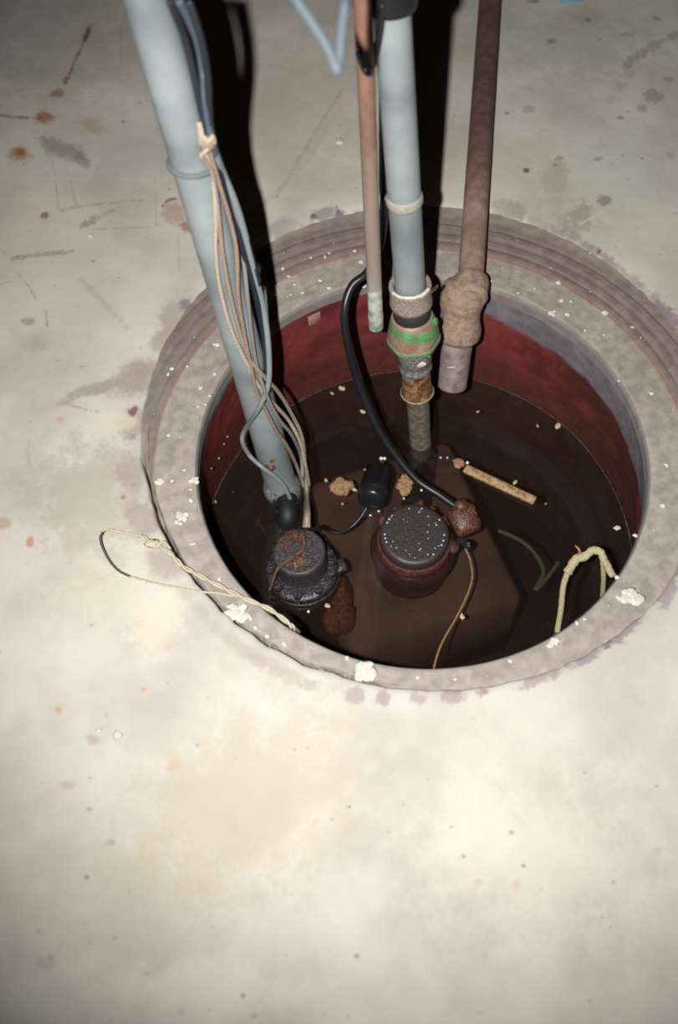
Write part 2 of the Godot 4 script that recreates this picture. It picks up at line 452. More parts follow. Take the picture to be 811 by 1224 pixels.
	stamp(Vector2(0.5388, -1.4203), Vector2(0.0187, 0.0117), Vector2(-0.0077, 0.0180), "6b6762", 0.49, 0.8, 0.5)
	stamp(Vector2(0.5158, -1.3980), Vector2(0.0122, 0.0006), Vector2(-0.0016, 0.0096), "706c66", 0.45, 0.6, 0.5)
	stamp(Vector2(0.5713, -1.4643), Vector2(0.0152, 0.0008), Vector2(-0.0017, 0.0099), "6b6762", 0.45, 0.7, 0.5)
	stamp(Vector2(0.5777, -1.6168), Vector2(0.0110, 0.0073), Vector2(-0.0033, 0.0080), "625f5c", 0.45, 0.6, 0.5)
	stamp(Vector2(0.5206, -1.5767), Vector2(0.0199, 0.0011), Vector2(-0.0013, 0.0084), "6a6662", 0.38, 0.7, 0.6)
	stamp(Vector2(0.4605, -1.6187), Vector2(0.0072, 0.0004), Vector2(-0.0012, 0.0086), "524a48", 0.56, 0.4, 0.5)
	stamp(Vector2(0.3738, -1.6719), Vector2(0.0132, 0.0007), Vector2(-0.0010, 0.0089), "544e4c", 0.60, 0.4, 0.5)
	stamp(Vector2(0.3901, -1.5667), Vector2(0.0100, 0.0005), Vector2(-0.0010, 0.0084), "5d504c", 0.49, 0.6, 0.5)
	stamp(Vector2(0.4786, -1.3786), Vector2(0.0068, 0.0003), Vector2(-0.0009, 0.0057), "605c58", 0.52, 0.4, 0.5)
	stamp(Vector2(0.3343, -1.4053), Vector2(0.0138, -0.0043), Vector2(0.0007, 0.0094), "88827a", 0.45, 0.7, 0.5)
	stamp(Vector2(0.4302, -1.2893), Vector2(0.0079, 0.0004), Vector2(-0.0008, 0.0054), "706c66", 0.49, 0.5, 0.5)
	stamp(Vector2(0.3696, -1.2941), Vector2(0.0066, 0.0003), Vector2(-0.0007, 0.0055), "7a756e", 0.49, 0.5, 0.5)
	stamp(Vector2(0.5450, -1.2909), Vector2(0.0106, 0.0005), Vector2(-0.0019, 0.0109), "8a867c", 0.38, 0.5, 0.6)
	stamp(Vector2(0.2964, -1.3975), Vector2(0.0041, 0.0002), Vector2(-0.0004, 0.0038), "464240", 0.60, 0.3, 0.5)
	stamp(Vector2(-0.3354, -0.1328), Vector2(0.0146, 0.0005), Vector2(0.0007, 0.0067), "958f84", 0.34, 0.5, 0.7)
	stamp(Vector2(-0.3297, -0.1394), Vector2(0.0055, 0.0002), Vector2(0.0003, 0.0034), "7d786f", 0.38, 0.4, 0.6)
	stamp(Vector2(-0.3684, -0.1441), Vector2(0.0146, 0.0005), Vector2(0.0013, 0.0119), "a39d92", 0.34, 0.6, 0.8)
	stamp(Vector2(-0.2970, -0.2213), Vector2(0.0038, 0.0001), Vector2(0.0003, 0.0036), "5f5a54", 0.52, 0.3, 0.6)
	stamp(Vector2(-0.2722, -0.2580), Vector2(0.0067, 0.0002), Vector2(0.0003, 0.0046), "8a7564", 0.45, 0.4, 0.6)
	stamp(Vector2(-0.2869, -0.1515), Vector2(0.0073, 0.0002), Vector2(0.0004, 0.0051), "9a9488", 0.38, 0.5, 0.7)
	stamp(Vector2(-0.2240, -0.1190), Vector2(0.0054, 0.0002), Vector2(0.0002, 0.0042), "8d877c", 0.38, 0.4, 0.7)
	stamp(Vector2(-0.2489, -0.2044), Vector2(0.0028, 0.0001), Vector2(0.0002, 0.0027), "7d6a5c", 0.45, 0.3, 0.6)
	stamp(Vector2(-0.2884, -0.4079), Vector2(0.0051, 0.0002), Vector2(0.0004, 0.0052), "9a8c78", 0.45, 0.5, 0.7)
	stamp(Vector2(0.3417, -0.2281), Vector2(0.0094, 0.0003), Vector2(-0.0011, 0.0064), "a09a8e", 0.38, 0.5, 0.6)
	stamp(Vector2(0.0426, -0.2590), Vector2(0.0038, 0.0001), Vector2(-0.0001, 0.0028), "8a8478", 0.45, 0.3, 0.6)
	stamp(Vector2(0.0502, -0.3287), Vector2(0.0039, 0.0001), Vector2(-0.0002, 0.0029), "9a9488", 0.38, 0.3, 0.6)
	stamp(Vector2(0.1214, -0.1142), Vector2(0.0072, 0.0002), Vector2(-0.0002, 0.0025), "b5ab9a", 0.38, 0.4, 0.7)
	stamp(Vector2(0.2431, -0.1085), Vector2(0.0054, 0.0002), Vector2(-0.0005, 0.0033), "b3aca0", 0.38, 0.4, 0.7)
	stamp(Vector2(-0.3308, -1.4101), Vector2(0.0055, 0.0003), Vector2(0.0004, 0.0058), "5c5650", 0.56, 0.3, 0.5)
	for k in 150:   # faint mottling, stronger towards the far side
		var at := Vector2(rng.randf_range(-0.75, 0.85), rng.randf_range(-1.8, 0.0))
		var size := rng.randf_range(0.006, 0.028)
		stamp(at, Vector2(size * rng.randf_range(0.8, 1.8), size * 0.3), Vector2(-size * 0.3, size), ["8f897c", "a29c8e", "cbc6b8", "9a9078"][k % 4], rng.randf_range(0.1, 0.28) * (1.0 if at.y < -0.8 else 0.5), 0.9, 0.9)
	for k in 520:   # pores
		var at := Vector2(rng.randf_range(-0.8, 0.9), rng.randf_range(-1.85, 0.05))
		var r := 0.0014 + 0.0024 * pow(rng.randf(), 3.0)
		stamp(at, Vector2(r * 1.3, 0), Vector2(0, r), ["6f685e", "7d766c", "8a8272"][k % 3], rng.randf_range(0.25, 0.75), 0.3, 0.6)


# ---------------------------------------------------------------- the setting
func floor_edge(a: float) -> float:   # radius of the hole in the floor, uneven
	return 0.391 + 0.0035 * lumps.get_noise_2d(cos(a) * 0.4, sin(a) * 0.4) + 0.002 * fine.get_noise_2d(cos(a) * 0.3, sin(a) * 0.3)


func build_floor(m: Material) -> void:
	var st := begin()
	var seg := 192
	var room := Rect2(-3.0, -4.2, 6.4, 6.2)
	var rings := [0.0, 0.003, 0.009, 0.02, 0.05, 0.1, 0.16, 0.24, 0.32, 0.4, 0.5, 0.6, 0.7, 0.8, 0.9, 1.0, 1.1, 1.3, 1.6, 9.0]
	var at := func(i: int, j: int) -> Vector3:
		var a := TAU * (j % seg) / seg
		var r := floor_edge(a) + float(rings[i])
		var d := Vector2(cos(a), sin(a))
		var reach := 99.0
		for k in 2:
			var lim: float = (room.end[k] if d[k] > 0 else room.position[k]) - HOLE[k * 2]
			if absf(d[k]) > 0.0001:
				reach = minf(reach, lim / d[k])
		r = minf(r, reach)
		var y := FLOOR_TOP
		# the mortar is worn round at the lip; crisp where it broke away on the lower left
		var crisp := smoothstep(0.2, 0.7, Vector2(d.x, d.y).dot(Vector2(-0.75, 0.66)))
		if i == 0:
			y -= lerpf(0.0055, 0.003, crisp)
		elif i == 1:
			y -= lerpf(0.0035, 0.0006, crisp)
		elif i == 2:
			y -= lerpf(0.0012, 0.0, crisp)
		if i > 1 and i < 17:
			y += 0.0008 * lumps.get_noise_2d(d.x * r * 0.15, d.y * r * 0.15)
		return Vector3(HOLE.x + d.x * r, y, HOLE.z + d.y * r)
	var put := func(p: Vector3) -> void:
		st.set_uv(Vector2(p.x, p.z))
		st.set_uv2(Vector2(clampf((p.x - ST_X) / ST_W, 0.001, 0.999), clampf((p.z - ST_Z) / ST_H, 0.001, 0.999)))
		st.add_vertex(p)
	for i in rings.size() - 1:
		for j in seg:
			var a: Vector3 = at.call(i, j)
			var b: Vector3 = at.call(i, j + 1)
			var c: Vector3 = at.call(i + 1, j + 1)
			var d: Vector3 = at.call(i + 1, j)
			for p in [a, c, b, a, d, c]:
				put.call(p)
	for j in seg:   # the slab's thickness: edge of the hole, underside
		var a: Vector3 = at.call(0, j)
		var b: Vector3 = at.call(0, j + 1)
		var c := Vector3(b.x, -0.12, b.z)
		var d := Vector3(a.x, -0.12, a.z)
		var e: Vector3 = at.call(rings.size() - 1, j)
		var f: Vector3 = at.call(rings.size() - 1, j + 1)
		e.y = -0.12
		f.y = -0.12
		for p in [a, b, c, a, c, d, d, c, f, d, f, e]:
			put.call(p)
	structure("floor", st, m, "pale grey concrete basement floor with rust stains and trowel marks around the pit")


func build_room() -> void:
	var m := mottled("wall_concrete", ["6f6b64", "827d74", "8f8a80"], [0.2, 0.5, 0.8], 1.2, 0.9, 0.0, 0.0, 31, 0.01)
	for w in [["wall_left", Vector3(-3.1, 1.2, -1.1), Vector3(0.2, 2.64, 6.6)], ["wall_right", Vector3(3.5, 1.2, -1.1), Vector3(0.2, 2.64, 6.6)], ["wall_back", Vector3(0.2, 1.2, -4.3), Vector3(6.4, 2.64, 0.2)], ["wall_front", Vector3(0.2, 1.2, 2.1), Vector3(6.4, 2.64, 0.2)], ["ceiling", Vector3(0.2, 2.45, -1.1), Vector3(6.8, 0.16, 6.6)]]:
		var st := begin(false)
		slab(st, w[1], w[2], 0.004)
		structure(w[0], st, m, "bare grey concrete basement " + ("ceiling" if w[0] == "ceiling" else "wall") + " beyond the pit")


func build_basin() -> void:
	var basin := thing("sump_basin", "round sump pit basin with a grey concrete rim and red-stained inner wall", "sump basin", PIT)
	var m := StandardMaterial3D.new()
	m.resource_name = "basin_concrete"
	m.vertex_color_use_as_albedo = true
	m.albedo_texture = noise_tex(["dcdcdc", "efefef", "ffffff"], [0.2, 0.5, 0.8], 0.02, 41, 6, 512)
	m.uv1_triplanar = true
	m.uv1_scale = Vector3.ONE / 0.25
	m.roughness = 0.8
	m.metallic_specular = 0.3
	m.heightmap_enabled = true
	m.heightmap_scale = 0.012
	m.heightmap_texture = grey_tex(0.04, 43, 512)
	# rim: from the inner lip outwards over the flat and the ridges of the bell, then down under the floor
	var rim := stepped([Vector2(0.3045, -0.022), Vector2(0.3052, -0.006), Vector2(0.3075, -0.0012), Vector2(0.312, 0.0), Vector2(0.361, 0.0), Vector2(0.3645, 0.0005), Vector2(0.3675, 0.0027), Vector2(0.374, 0.003), Vector2(0.3765, 0.002), Vector2(0.3795, 0.0022), Vector2(0.382, 0.004), Vector2(0.389, 0.0042), Vector2(0.392, 0.0034), Vector2(0.396, 0.0038), Vector2(0.399, 0.005), Vector2(0.409, 0.0056), Vector2(0.4115, 0.004), Vector2(0.418, 0.0048), Vector2(0.43, 0.004), Vector2(0.46, 0.003), Vector2(0.462, -0.02)], 0.0016)
	var st := begin()
	surface_of_turn(st, rim, 288, rim_colour, 0.0004, 0.40)
	obj("rim", st, m, basin)
	st = begin()
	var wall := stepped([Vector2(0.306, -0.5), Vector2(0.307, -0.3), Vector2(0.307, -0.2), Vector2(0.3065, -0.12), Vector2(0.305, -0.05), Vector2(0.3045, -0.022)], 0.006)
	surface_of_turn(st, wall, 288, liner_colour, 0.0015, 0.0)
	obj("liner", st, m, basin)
	st = begin()
	surface_of_turn(st, stepped([Vector2(0.0, -0.5), Vector2(0.307, -0.5)], 0.03), 60, mud_colour, 0.004, 0.0)
	obj("pit_bottom", st, m, basin)
	st = begin()   # earth-side shell, so that the basin has a thickness
	lathe(st, [Vector2(0.0, -0.56), Vector2(0.42, -0.56), Vector2(0.42, -0.06), Vector2(0.462, -0.05), Vector2(0.462, -0.02)], 96)
	obj("shell", st, mottled("shell_concrete", ["55504a", "67625a"], [0.3, 0.7], 0.4, 0.9), basin)
	for f in [[Vector3(-0.0345, 0.0020, -1.1303), 0.0055], [Vector3(0.0500, 0.0020, -1.0533), 0.0044], [Vector3(-0.1668, 0.0020, -0.9552), 0.0050], [Vector3(-0.1888, 0.0020, -0.8802), 0.0055], [Vector3(-0.2315, 0.0020, -0.8041), 0.0044], [Vector3(-0.1946, 0.0020, -0.7308), 0.0061], [Vector3(-0.2396, 0.0020, -0.7314), 0.0066], [Vector3(-0.2083, 0.0020, -0.6766), 0.0077], [Vector3(-0.2124, 0.0020, -0.6667), 0.0055], [Vector3(-0.1915, 0.0020, -0.6351), 0.0044], [Vector3(-0.1314, 0.0020, -0.5350), 0.0110], [Vector3(-0.1155, 0.0020, -0.5264), 0.0044], [Vector3(0.0283, 0.0020, -0.4525), 0.0110], [Vector3(0.0033, 0.0020, -0.4697), 0.0044], [Vector3(-0.0301, 0.0020, -0.4536), 0.0055], [Vector3(0.3207, 0.0020, -0.9909), 0.0061], [Vector3(0.4430, 0.0020, -0.7276), 0.0044], [Vector3(0.3646, 0.0020, -0.5396), 0.0099], [Vector3(0.3504, 0.0020, -0.5367), 0.0055], [Vector3(0.2600, 0.0020, -0.4807), 0.0077], [Vector3(0.2391, 0.0020, -1.0541), 0.0044]]:
		st = begin()
		var at: Vector3 = f[0]
		var r: float = f[1]
		if r > 0.0085:
			r *= 1.35
		for k in (9 if r > 0.006 else 3):
			var off := Vector3(rng.randf_range(-1.0, 1.0), 0, rng.randf_range(-0.7, 0.7)) * r * (0.75 if k else 0.0)
			var s := r * rng.randf_range(0.3, 0.62) * (1.0 if k else 1.25)
			blob(st, at - PIT + off, Vector3(s * rng.randf_range(0.9, 1.4), minf(s * 0.5, 0.0022), s), 0.4, 6, 10, Basis(Vector3.UP, rng.randf() * 3.0))
		obj("plaster_fleck", st, plaster(), basin)
	st = begin()
	for f in [[Vector3(-0.0005, 0.0020, -1.1188), 0.0030], [Vector3(0.0377, 0.0020, -1.1219), 0.0030], [Vector3(0.0469, 0.0020, -1.1001), 0.0042], [Vector3(-0.0716, 0.0020, -1.0926), 0.0036], [Vector3(-0.0070, 0.0020, -1.1125), 0.0036], [Vector3(-0.0156, 0.0020, -1.0675), 0.0030], [Vector3(-0.0023, 0.0020, -1.0525), 0.0036], [Vector3(-0.2090, 0.0020, -0.9187), 0.0024], [Vector3(-0.1692, 0.0020, -0.9038), 0.0030], [Vector3(-0.1755, 0.0020, -0.8669), 0.0030], [Vector3(-0.1969, 0.0020, -0.7001), 0.0036], [Vector3(-0.1102, 0.0020, -0.5150), 0.0030], [Vector3(0.3434, 0.0020, -0.9868), 0.0042], [Vector3(0.3382, 0.0020, -1.0133), 0.0036], [Vector3(0.3462, 0.0020, -1.1041), 0.0030], [Vector3(0.3222, 0.0020, -1.1036), 0.0036], [Vector3(0.3759, 0.0020, -1.0995), 0.0036], [Vector3(0.3924, 0.0020, -1.1003), 0.0036], [Vector3(0.3937, 0.0020, -1.0742), 0.0036], [Vector3(0.3376, 0.0020, -1.0463), 0.0042], [Vector3(0.3983, 0.0020, -0.9873), 0.0042], [Vector3(0.4329, 0.0020, -0.9599), 0.0030], [Vector3(0.4417, 0.0020, -0.9399), 0.0024], [Vector3(0.4424, 0.0020, -0.8442), 0.0030], [Vector3(0.4268, 0.0020, -0.6668), 0.0042], [Vector3(-0.0285, 0.0020, -1.1118), 0.0024], [Vector3(-0.0630, 0.0020, -1.0777), 0.0024], [Vector3(-0.0544, 0.0020, -1.0613), 0.0024], [Vector3(-0.0819, 0.0020, -1.0435), 0.0024], [Vector3(-0.0422, 0.0020, -1.0448), 0.0030], [Vector3(-0.0596, 0.0020, -1.0425), 0.0024], [Vector3(-0.2316, 0.0020, -0.9167), 0.0036], [Vector3(-0.2359, 0.0020, -0.9067), 0.0030], [Vector3(-0.2238, 0.0020, -0.7307), 0.0030], [Vector3(-0.1914, 0.0020, -0.8493), 0.0024], [Vector3(-0.1810, 0.0020, -0.8530), 0.0024], [Vector3(-0.2075, 0.0020, -0.7470), 0.0024], [Vector3(-0.1975, 0.0020, -0.7167), 0.0024], [Vector3(-0.1566, 0.0020, -0.5834), 0.0030], [Vector3(-0.1425, 0.0020, -0.5677), 0.0030], [Vector3(-0.0945, 0.0020, -0.5032), 0.0030], [Vector3(-0.0738, 0.0020, -0.4913), 0.0036], [Vector3(0.0889, 0.0020, -0.4416), 0.0024], [Vector3(0.1345, 0.0020, -0.4377), 0.0024], [Vector3(0.2029, 0.0020, -0.4588), 0.0030], [Vector3(0.2913, 0.0020, -0.5050), 0.0036], [Vector3(0.3024, 0.0020, -0.5102), 0.0024], [Vector3(0.3506, 0.0020, -0.5657), 0.0030], [Vector3(0.3835, 0.0020, -0.6241), 0.0030], [Vector3(0.3901, 0.0020, -0.9482), 0.0024], [Vector3(0.3993, 0.0020, -0.8674), 0.0024], [Vector3(0.3648, 0.0020, -0.9569), 0.0024], [Vector3(0.2762, 0.0020, -1.0302), 0.0024], [Vector3(0.3017, 0.0020, -1.0369), 0.0018], [Vector3(0.3515, 0.0020, -1.0111), 0.0024]]:
		blob(st, f[0] - PIT, Vector3(f[1] * rng.randf_range(0.8, 1.3), f[1] * 0.5, f[1]), 0.5, 5, 8)
	for k in 160:   # fine crumbs between them
		var g := rng.randf() * TAU
		var r := rng.randf_range(0.313, 0.36) if k % 3 else rng.randf_range(0.37, 0.41)
		blob(st, Vector3(cos(g) * r, 0.0008 if r < 0.365 else 0.0052, sin(g) * r), Vector3.ONE * rng.randf_range(0.0005, 0.0012), 0.4, 4, 6)
	obj("plaster_specks", st, plaster(), basin).set_meta("kind", "stuff")
	st = begin()
	slab(st, Vector3.ZERO, Vector3(0.021, 0.03, 0.002), 0.0006)
	var label_spot: Vector3 = Vector3(-0.0268, -0.0430, -1.0283) - PIT
	var patch := obj("mortar_patch", st, mottled("tan_patch", ["7d5f50", "8f7262", "9c8272"], [0.2, 0.5, 0.8], 0.03, 0.9, 0.03, 0.0, 45, 0.03), basin)
	patch.transform = Transform3D(Basis.looking_at(label_spot * Vector3(1, 0, 1)), label_spot)
	st = begin()
	for p in [Vector3(-0.1770, -0.1281, -0.8425), Vector3(-0.1695, -0.1251, -0.8654), Vector3(-0.1646, -0.1240, -0.8779), Vector3(-0.1704, -0.2679, -0.8630), Vector3(-0.1864, -0.1748, -0.7941), Vector3(-0.1843, -0.1015, -0.8097), Vector3(-0.0674, -0.0625, -1.0025), Vector3(-0.0331, -0.1376, -1.0249), Vector3(-0.0242, -0.1536, -1.0297), Vector3(0.2929, -0.2231, -1.0054), Vector3(0.2946, -0.2485, -1.0042)]:
		blob(st, p - PIT, Vector3(0.002, 0.003, 0.002) * rng.randf_range(0.6, 1.3), 0.4, 5, 8)
	obj("crumbs", st, mottled("tan_crumb", ["8a6a44", "b08f62", "c9b48c"], [0.2, 0.5, 0.8], 0.02, 0.9), basin).set_meta("kind", "stuff")
	st = begin()   # light line of reflection at the water edge, given as a coloured tube
	var line := []
	for k in 97:
		var g := TAU * k / 96
		line.append(Vector3(0.3215 * cos(g), -0.1985 + 0.0012 * sin(g * 7.0), 0.3215 * sin(g) + 0.043))
	tube(st, line, 0.001, -1.0, 6, 1, 0.8)
	obj("meniscus_line", st, mottled("meniscus_tint", ["2b1e1a", "45332d", "645048"], [0.2, 0.5, 0.8], 0.05, 0.8), basin)


# like lathe(), facing the axis or up, with a colour for each vertex
func surface_of_turn(st: SurfaceTool, profile: Array, seg: int, tint: Callable, amp: float, cap_from: float) -> void:
	var rows := []
	for p in profile:
		var row := []
		for j in seg:
			var a := TAU * j / seg
			var q := Vector3(p.x * cos(a), p.y, p.x * sin(a))
			var n := lumps.get_noise_3dv(q * 0.5) + 0.5 * fine.get_noise_3dv(q * 0.6)
			var out := Vector3(cos(a), 0, sin(a))
			if p.y < -0.022:   # the basin leans, and widens as it goes down
				var k := clampf((-0.022 - p.y) / 0.178, 0.0, 1.4)
				q = Vector3((p.x + 0.018 * k * p.x / 0.305) * cos(a), p.y, (p.x + 0.018 * k * p.x / 0.305) * sin(a) + 0.044 * k)
			elif p.x > 0.306 and p.y > -0.03:   # open joint where the mortar broke away
				var w := Vector2(q.x + PIT.x - HOLE.x, q.z + PIT.z - HOLE.z)
				var crisp := smoothstep(0.72, 0.9, w.normalized().dot(Vector2(-0.75, 0.66)) + 0.1 * lumps.get_noise_2d(a * 0.1, 0.0))
				q.y -= 0.045 * crisp * smoothstep(-0.0085, -0.006, w.length() - floor_edge(w.angle()))
			q += (Vector3.UP if p.y > -0.001 or p.x < 0.3 and p.y < -0.4 else out) * n * amp
			var c: Color = tint.call(a, p, q)
			row.append([q, c])
		rows.append(row)
	for i in profile.size() - 1:
		for j in seg:
			var k := (j + 1) % seg
			for v in [rows[i][j], rows[i + 1][k], rows[i][k], rows[i][j], rows[i + 1][j], rows[i + 1][k]]:
				st.set_color(v[1])
				st.add_vertex(v[0])


func lin(hex: String) -> Color:
	return hue(hex).srgb_to_linear()


func rim_colour(a: float, p: Vector2, q: Vector3) -> Color:
	var n := lumps.get_noise_3dv(q * 0.25) + 0.4 * fine.get_noise_3dv(q * 0.4)
	var c := lin("a89f96").lerp(lin("988f87"), clampf(0.4 + n * 0.7, 0.0, 1.0))
	if p.y < -0.001 and p.x < 0.31:
		c = lin("8a8584")
	var far := clampf(-sin(a), 0.0, 1.0)         # the side by the wall, where rust water ran
	if p.x > 0.363:
		var band := lin("867c76").lerp(lin("7b6c6a"), clampf(0.4 * far + n * 0.5, 0.0, 1.0))
		band = band.lerp(lin("855f5e"), clampf(far * (0.5 + 0.5 * sin(p.x * 420.0 + n)) * 0.35 + n * 0.25, 0.0, 0.6))
		band = band.lerp(lin("a39a8e"), smoothstep(0.41, 0.44, p.x + 0.012 * n) * 0.7)
		c = c.lerp(band, smoothstep(0.362, 0.367, p.x))
	var line := exp(-pow((p.x - 0.364) / 0.002, 2.0)) * smoothstep(-0.15, 0.6, far + n * 0.4)
	c = c.lerp(lin("8a5a52"), clampf(line, 0.0, 0.6))
	if far > 0.2 and p.x < 0.335:                 # wet red edge of the lip
		c = c.lerp(lin("8a5f5c"), clampf(fine.get_noise_2d(a * 0.05, p.x) * 1.0 - 0.1, 0.0, 0.45) * far)
	return c


func liner_colour(a: float, p: Vector2, q: Vector3) -> Color:
	var n := lumps.get_noise_3dv(q * 0.6) + 0.6 * fine.get_noise_3dv(q * 0.8)
	var dry := lin("7d797c").lerp(lin("6d696f"), clampf(0.5 + n, 0.0, 1.0))
	# how far below the lip the red tide mark begins
	var d := rad_to_deg(fposmod(-a, TAU))        # 0 to the right, 90 away from the camera, 180 to the left
	var mark := -0.045
	for s in [[0.0, -0.075], [50.0, -0.07], [75.0, -0.055], [98.0, -0.03], [112.0, -0.012], [135.0, -0.006], [150.0, -0.03], [180.0, -0.05], [215.0, -0.05], [360.0, -0.075]]:
		if s[0] <= d:
			mark = s[1]
	var keys := [[0.0, -0.08], [50.0, -0.062], [75.0, -0.05], [95.0, -0.03], [112.0, -0.012], [138.0, -0.008], [155.0, -0.03], [180.0, -0.045], [215.0, -0.05], [360.0, -0.08]]
	for i in keys.size() - 1:
		if d >= keys[i][0] and d < keys[i + 1][0]:
			mark = lerpf(keys[i][1], keys[i + 1][1], (d - keys[i][0]) / (keys[i + 1][0] - keys[i][0]))
	mark += 0.008 * lumps.get_noise_2d(a * 0.12, 3.0) + 0.003 * fine.get_noise_2d(a * 0.1, 9.0)
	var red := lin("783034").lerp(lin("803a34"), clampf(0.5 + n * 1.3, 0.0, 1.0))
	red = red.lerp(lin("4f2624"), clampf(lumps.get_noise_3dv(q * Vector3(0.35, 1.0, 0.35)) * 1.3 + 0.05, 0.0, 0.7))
	red = red.lerp(lin("3d2823"), (1.0 - smoothstep(25.0, 62.0, d + 25.0 * n)) * 0.7)  # right side darkened in the colour, where the flash only grazes the wall
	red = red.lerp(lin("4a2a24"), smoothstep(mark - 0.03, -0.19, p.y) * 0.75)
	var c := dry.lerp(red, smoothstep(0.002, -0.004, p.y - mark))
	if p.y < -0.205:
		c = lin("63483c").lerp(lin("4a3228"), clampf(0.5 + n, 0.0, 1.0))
	return c


func mud_colour(_a: float, _p: Vector2, q: Vector3) -> Color:
	return lin("33261f").lerp(lin("261c17"), clampf(0.5 + lumps.get_noise_3dv(q), 0.0, 1.0))


func build_water() -> void:
	var m := StandardMaterial3D.new()
	m.resource_name = "murky_water"
	m.albedo_color = Color(0.135, 0.1, 0.088, 0.52)
	m.transparency = BaseMaterial3D.TRANSPARENCY_ALPHA
	m.roughness = 0.04
	m.metallic_specular = 0.4
	var st := begin()
	var seg := 120
	var rows := 40
	var at := func(i: int, j: int) -> Vector3:
		var a := TAU * (j % seg) / seg
		var r := 0.3235 * i / rows
		var x := r * cos(a)
		var z := r * sin(a)
		var y := 0.0004 * lumps.get_noise_2d(x * 0.35, z * 0.35)
		if i == rows:
			y += 0.0012
		return Vector3(x, y, z)
	for i in rows:
		for j in seg:
			var p: Vector3 = at.call(i, j)
			var q: Vector3 = at.call(i, j + 1)
			var r: Vector3 = at.call(i + 1, j + 1)
			var s: Vector3 = at.call(i + 1, j)
			tri(st, p, r, q)
			tri(st, p, s, r)
	var w := obj("pit_water", st, m)
	w.position = Vector3(PIT.x, WATER, PIT.z + 0.044)
	tag(w, "murky brown water standing in the round sump pit", "water")
	w.set_meta("kind", "stuff")


# ---------------------------------------------------------------- pipes
func pvc() -> StandardMaterial3D:
	return mottled("grey_pvc", ["727a7c", "81898b", "899193", "92999a"], [0.1, 0.4, 0.6, 0.9], 0.35, 0.5, 0.0, 0.0, 51, 0.012)


func rusty() -> StandardMaterial3D:
	return mottled("rusty_iron", ["2e1a13", "5a2f1c", "7d4a2a", "8d6d55"], [0.25, 0.45, 0.6, 0.85], 0.09, 0.85, 0.15, 0.0, 61, 0.025)


func black_rubber() -> StandardMaterial3D:
	return plain("black_rubber", "1b1c20", 0.38)


func pump_iron() -> StandardMaterial3D:
	return mottled("dark_pump_iron", ["17181c", "26272b", "3a3433", "4a2f22"], [0.25, 0.5, 0.68, 0.9], 0.07, 0.4, 0.06, 0.0, 71, 0.03)


func build_left_pipe() -> void:
	var ends := [Vector3(-0.0862, -0.2000, -0.8260), Vector3(-0.1685, 0.5718, -0.9403)]
	var a: Vector3 = ends[0]
	var d: Vector3 = (ends[1] - a).normalized()
	var t := thing("discharge_pipe", "leftmost grey plastic discharge pipe with cords tied along it", "pipe", a, along(d))
	var st := begin()
	lathe(st, [Vector2(0.0, 0.004), Vector2(0.0235, 0.004), Vector2(0.0243, 0.01), Vector2(0.024, 0.3), Vector2(0.0235, 1.2), Vector2(0.0235, 2.62)], 48)
	obj("pipe", st, pvc(), t)
	st = begin()   # cord wound once round it
	var ring := []
	for k in 25:
		var g := TAU * k / 24
		ring.append(Vector3(0.0252 * cos(g), 0.598 - 0.004 * cos(g), 0.0252 * sin(g)))
	tube(st, ring, 0.0034, -1.0, 8, 1)
	obj("tie_band", st, plain("grey_cord", "666b6b", 0.9), t)
	st = begin()
	lathe(st, [Vector2(0.0255, -0.02), Vector2(0.029, -0.016), Vector2(0.0295, 0.008), Vector2(0.0285, 0.012), Vector2(0.0262, 0.014), Vector2(0.0262, 0.02), Vector2(0.024, 0.022)], 40)
	obj("coupling", st, mottled("grimy_pvc", ["3a3b3a", "6c7070", "8d9391"], [0.2, 0.5, 0.8], 0.06, 0.45, 0.0, 0.0, 81, 0.03), t)
	st = begin()
	for k in 5:
		blob(st, Vector3(-0.004 + rng.randf_range(-0.006, 0.006), 0.085 + rng.randf_range(-0.01, 0.014), 0.0236), Vector3(0.004, 0.005, 0.0012), 0.4)
	obj("rust_scab", st, rusty(), t)


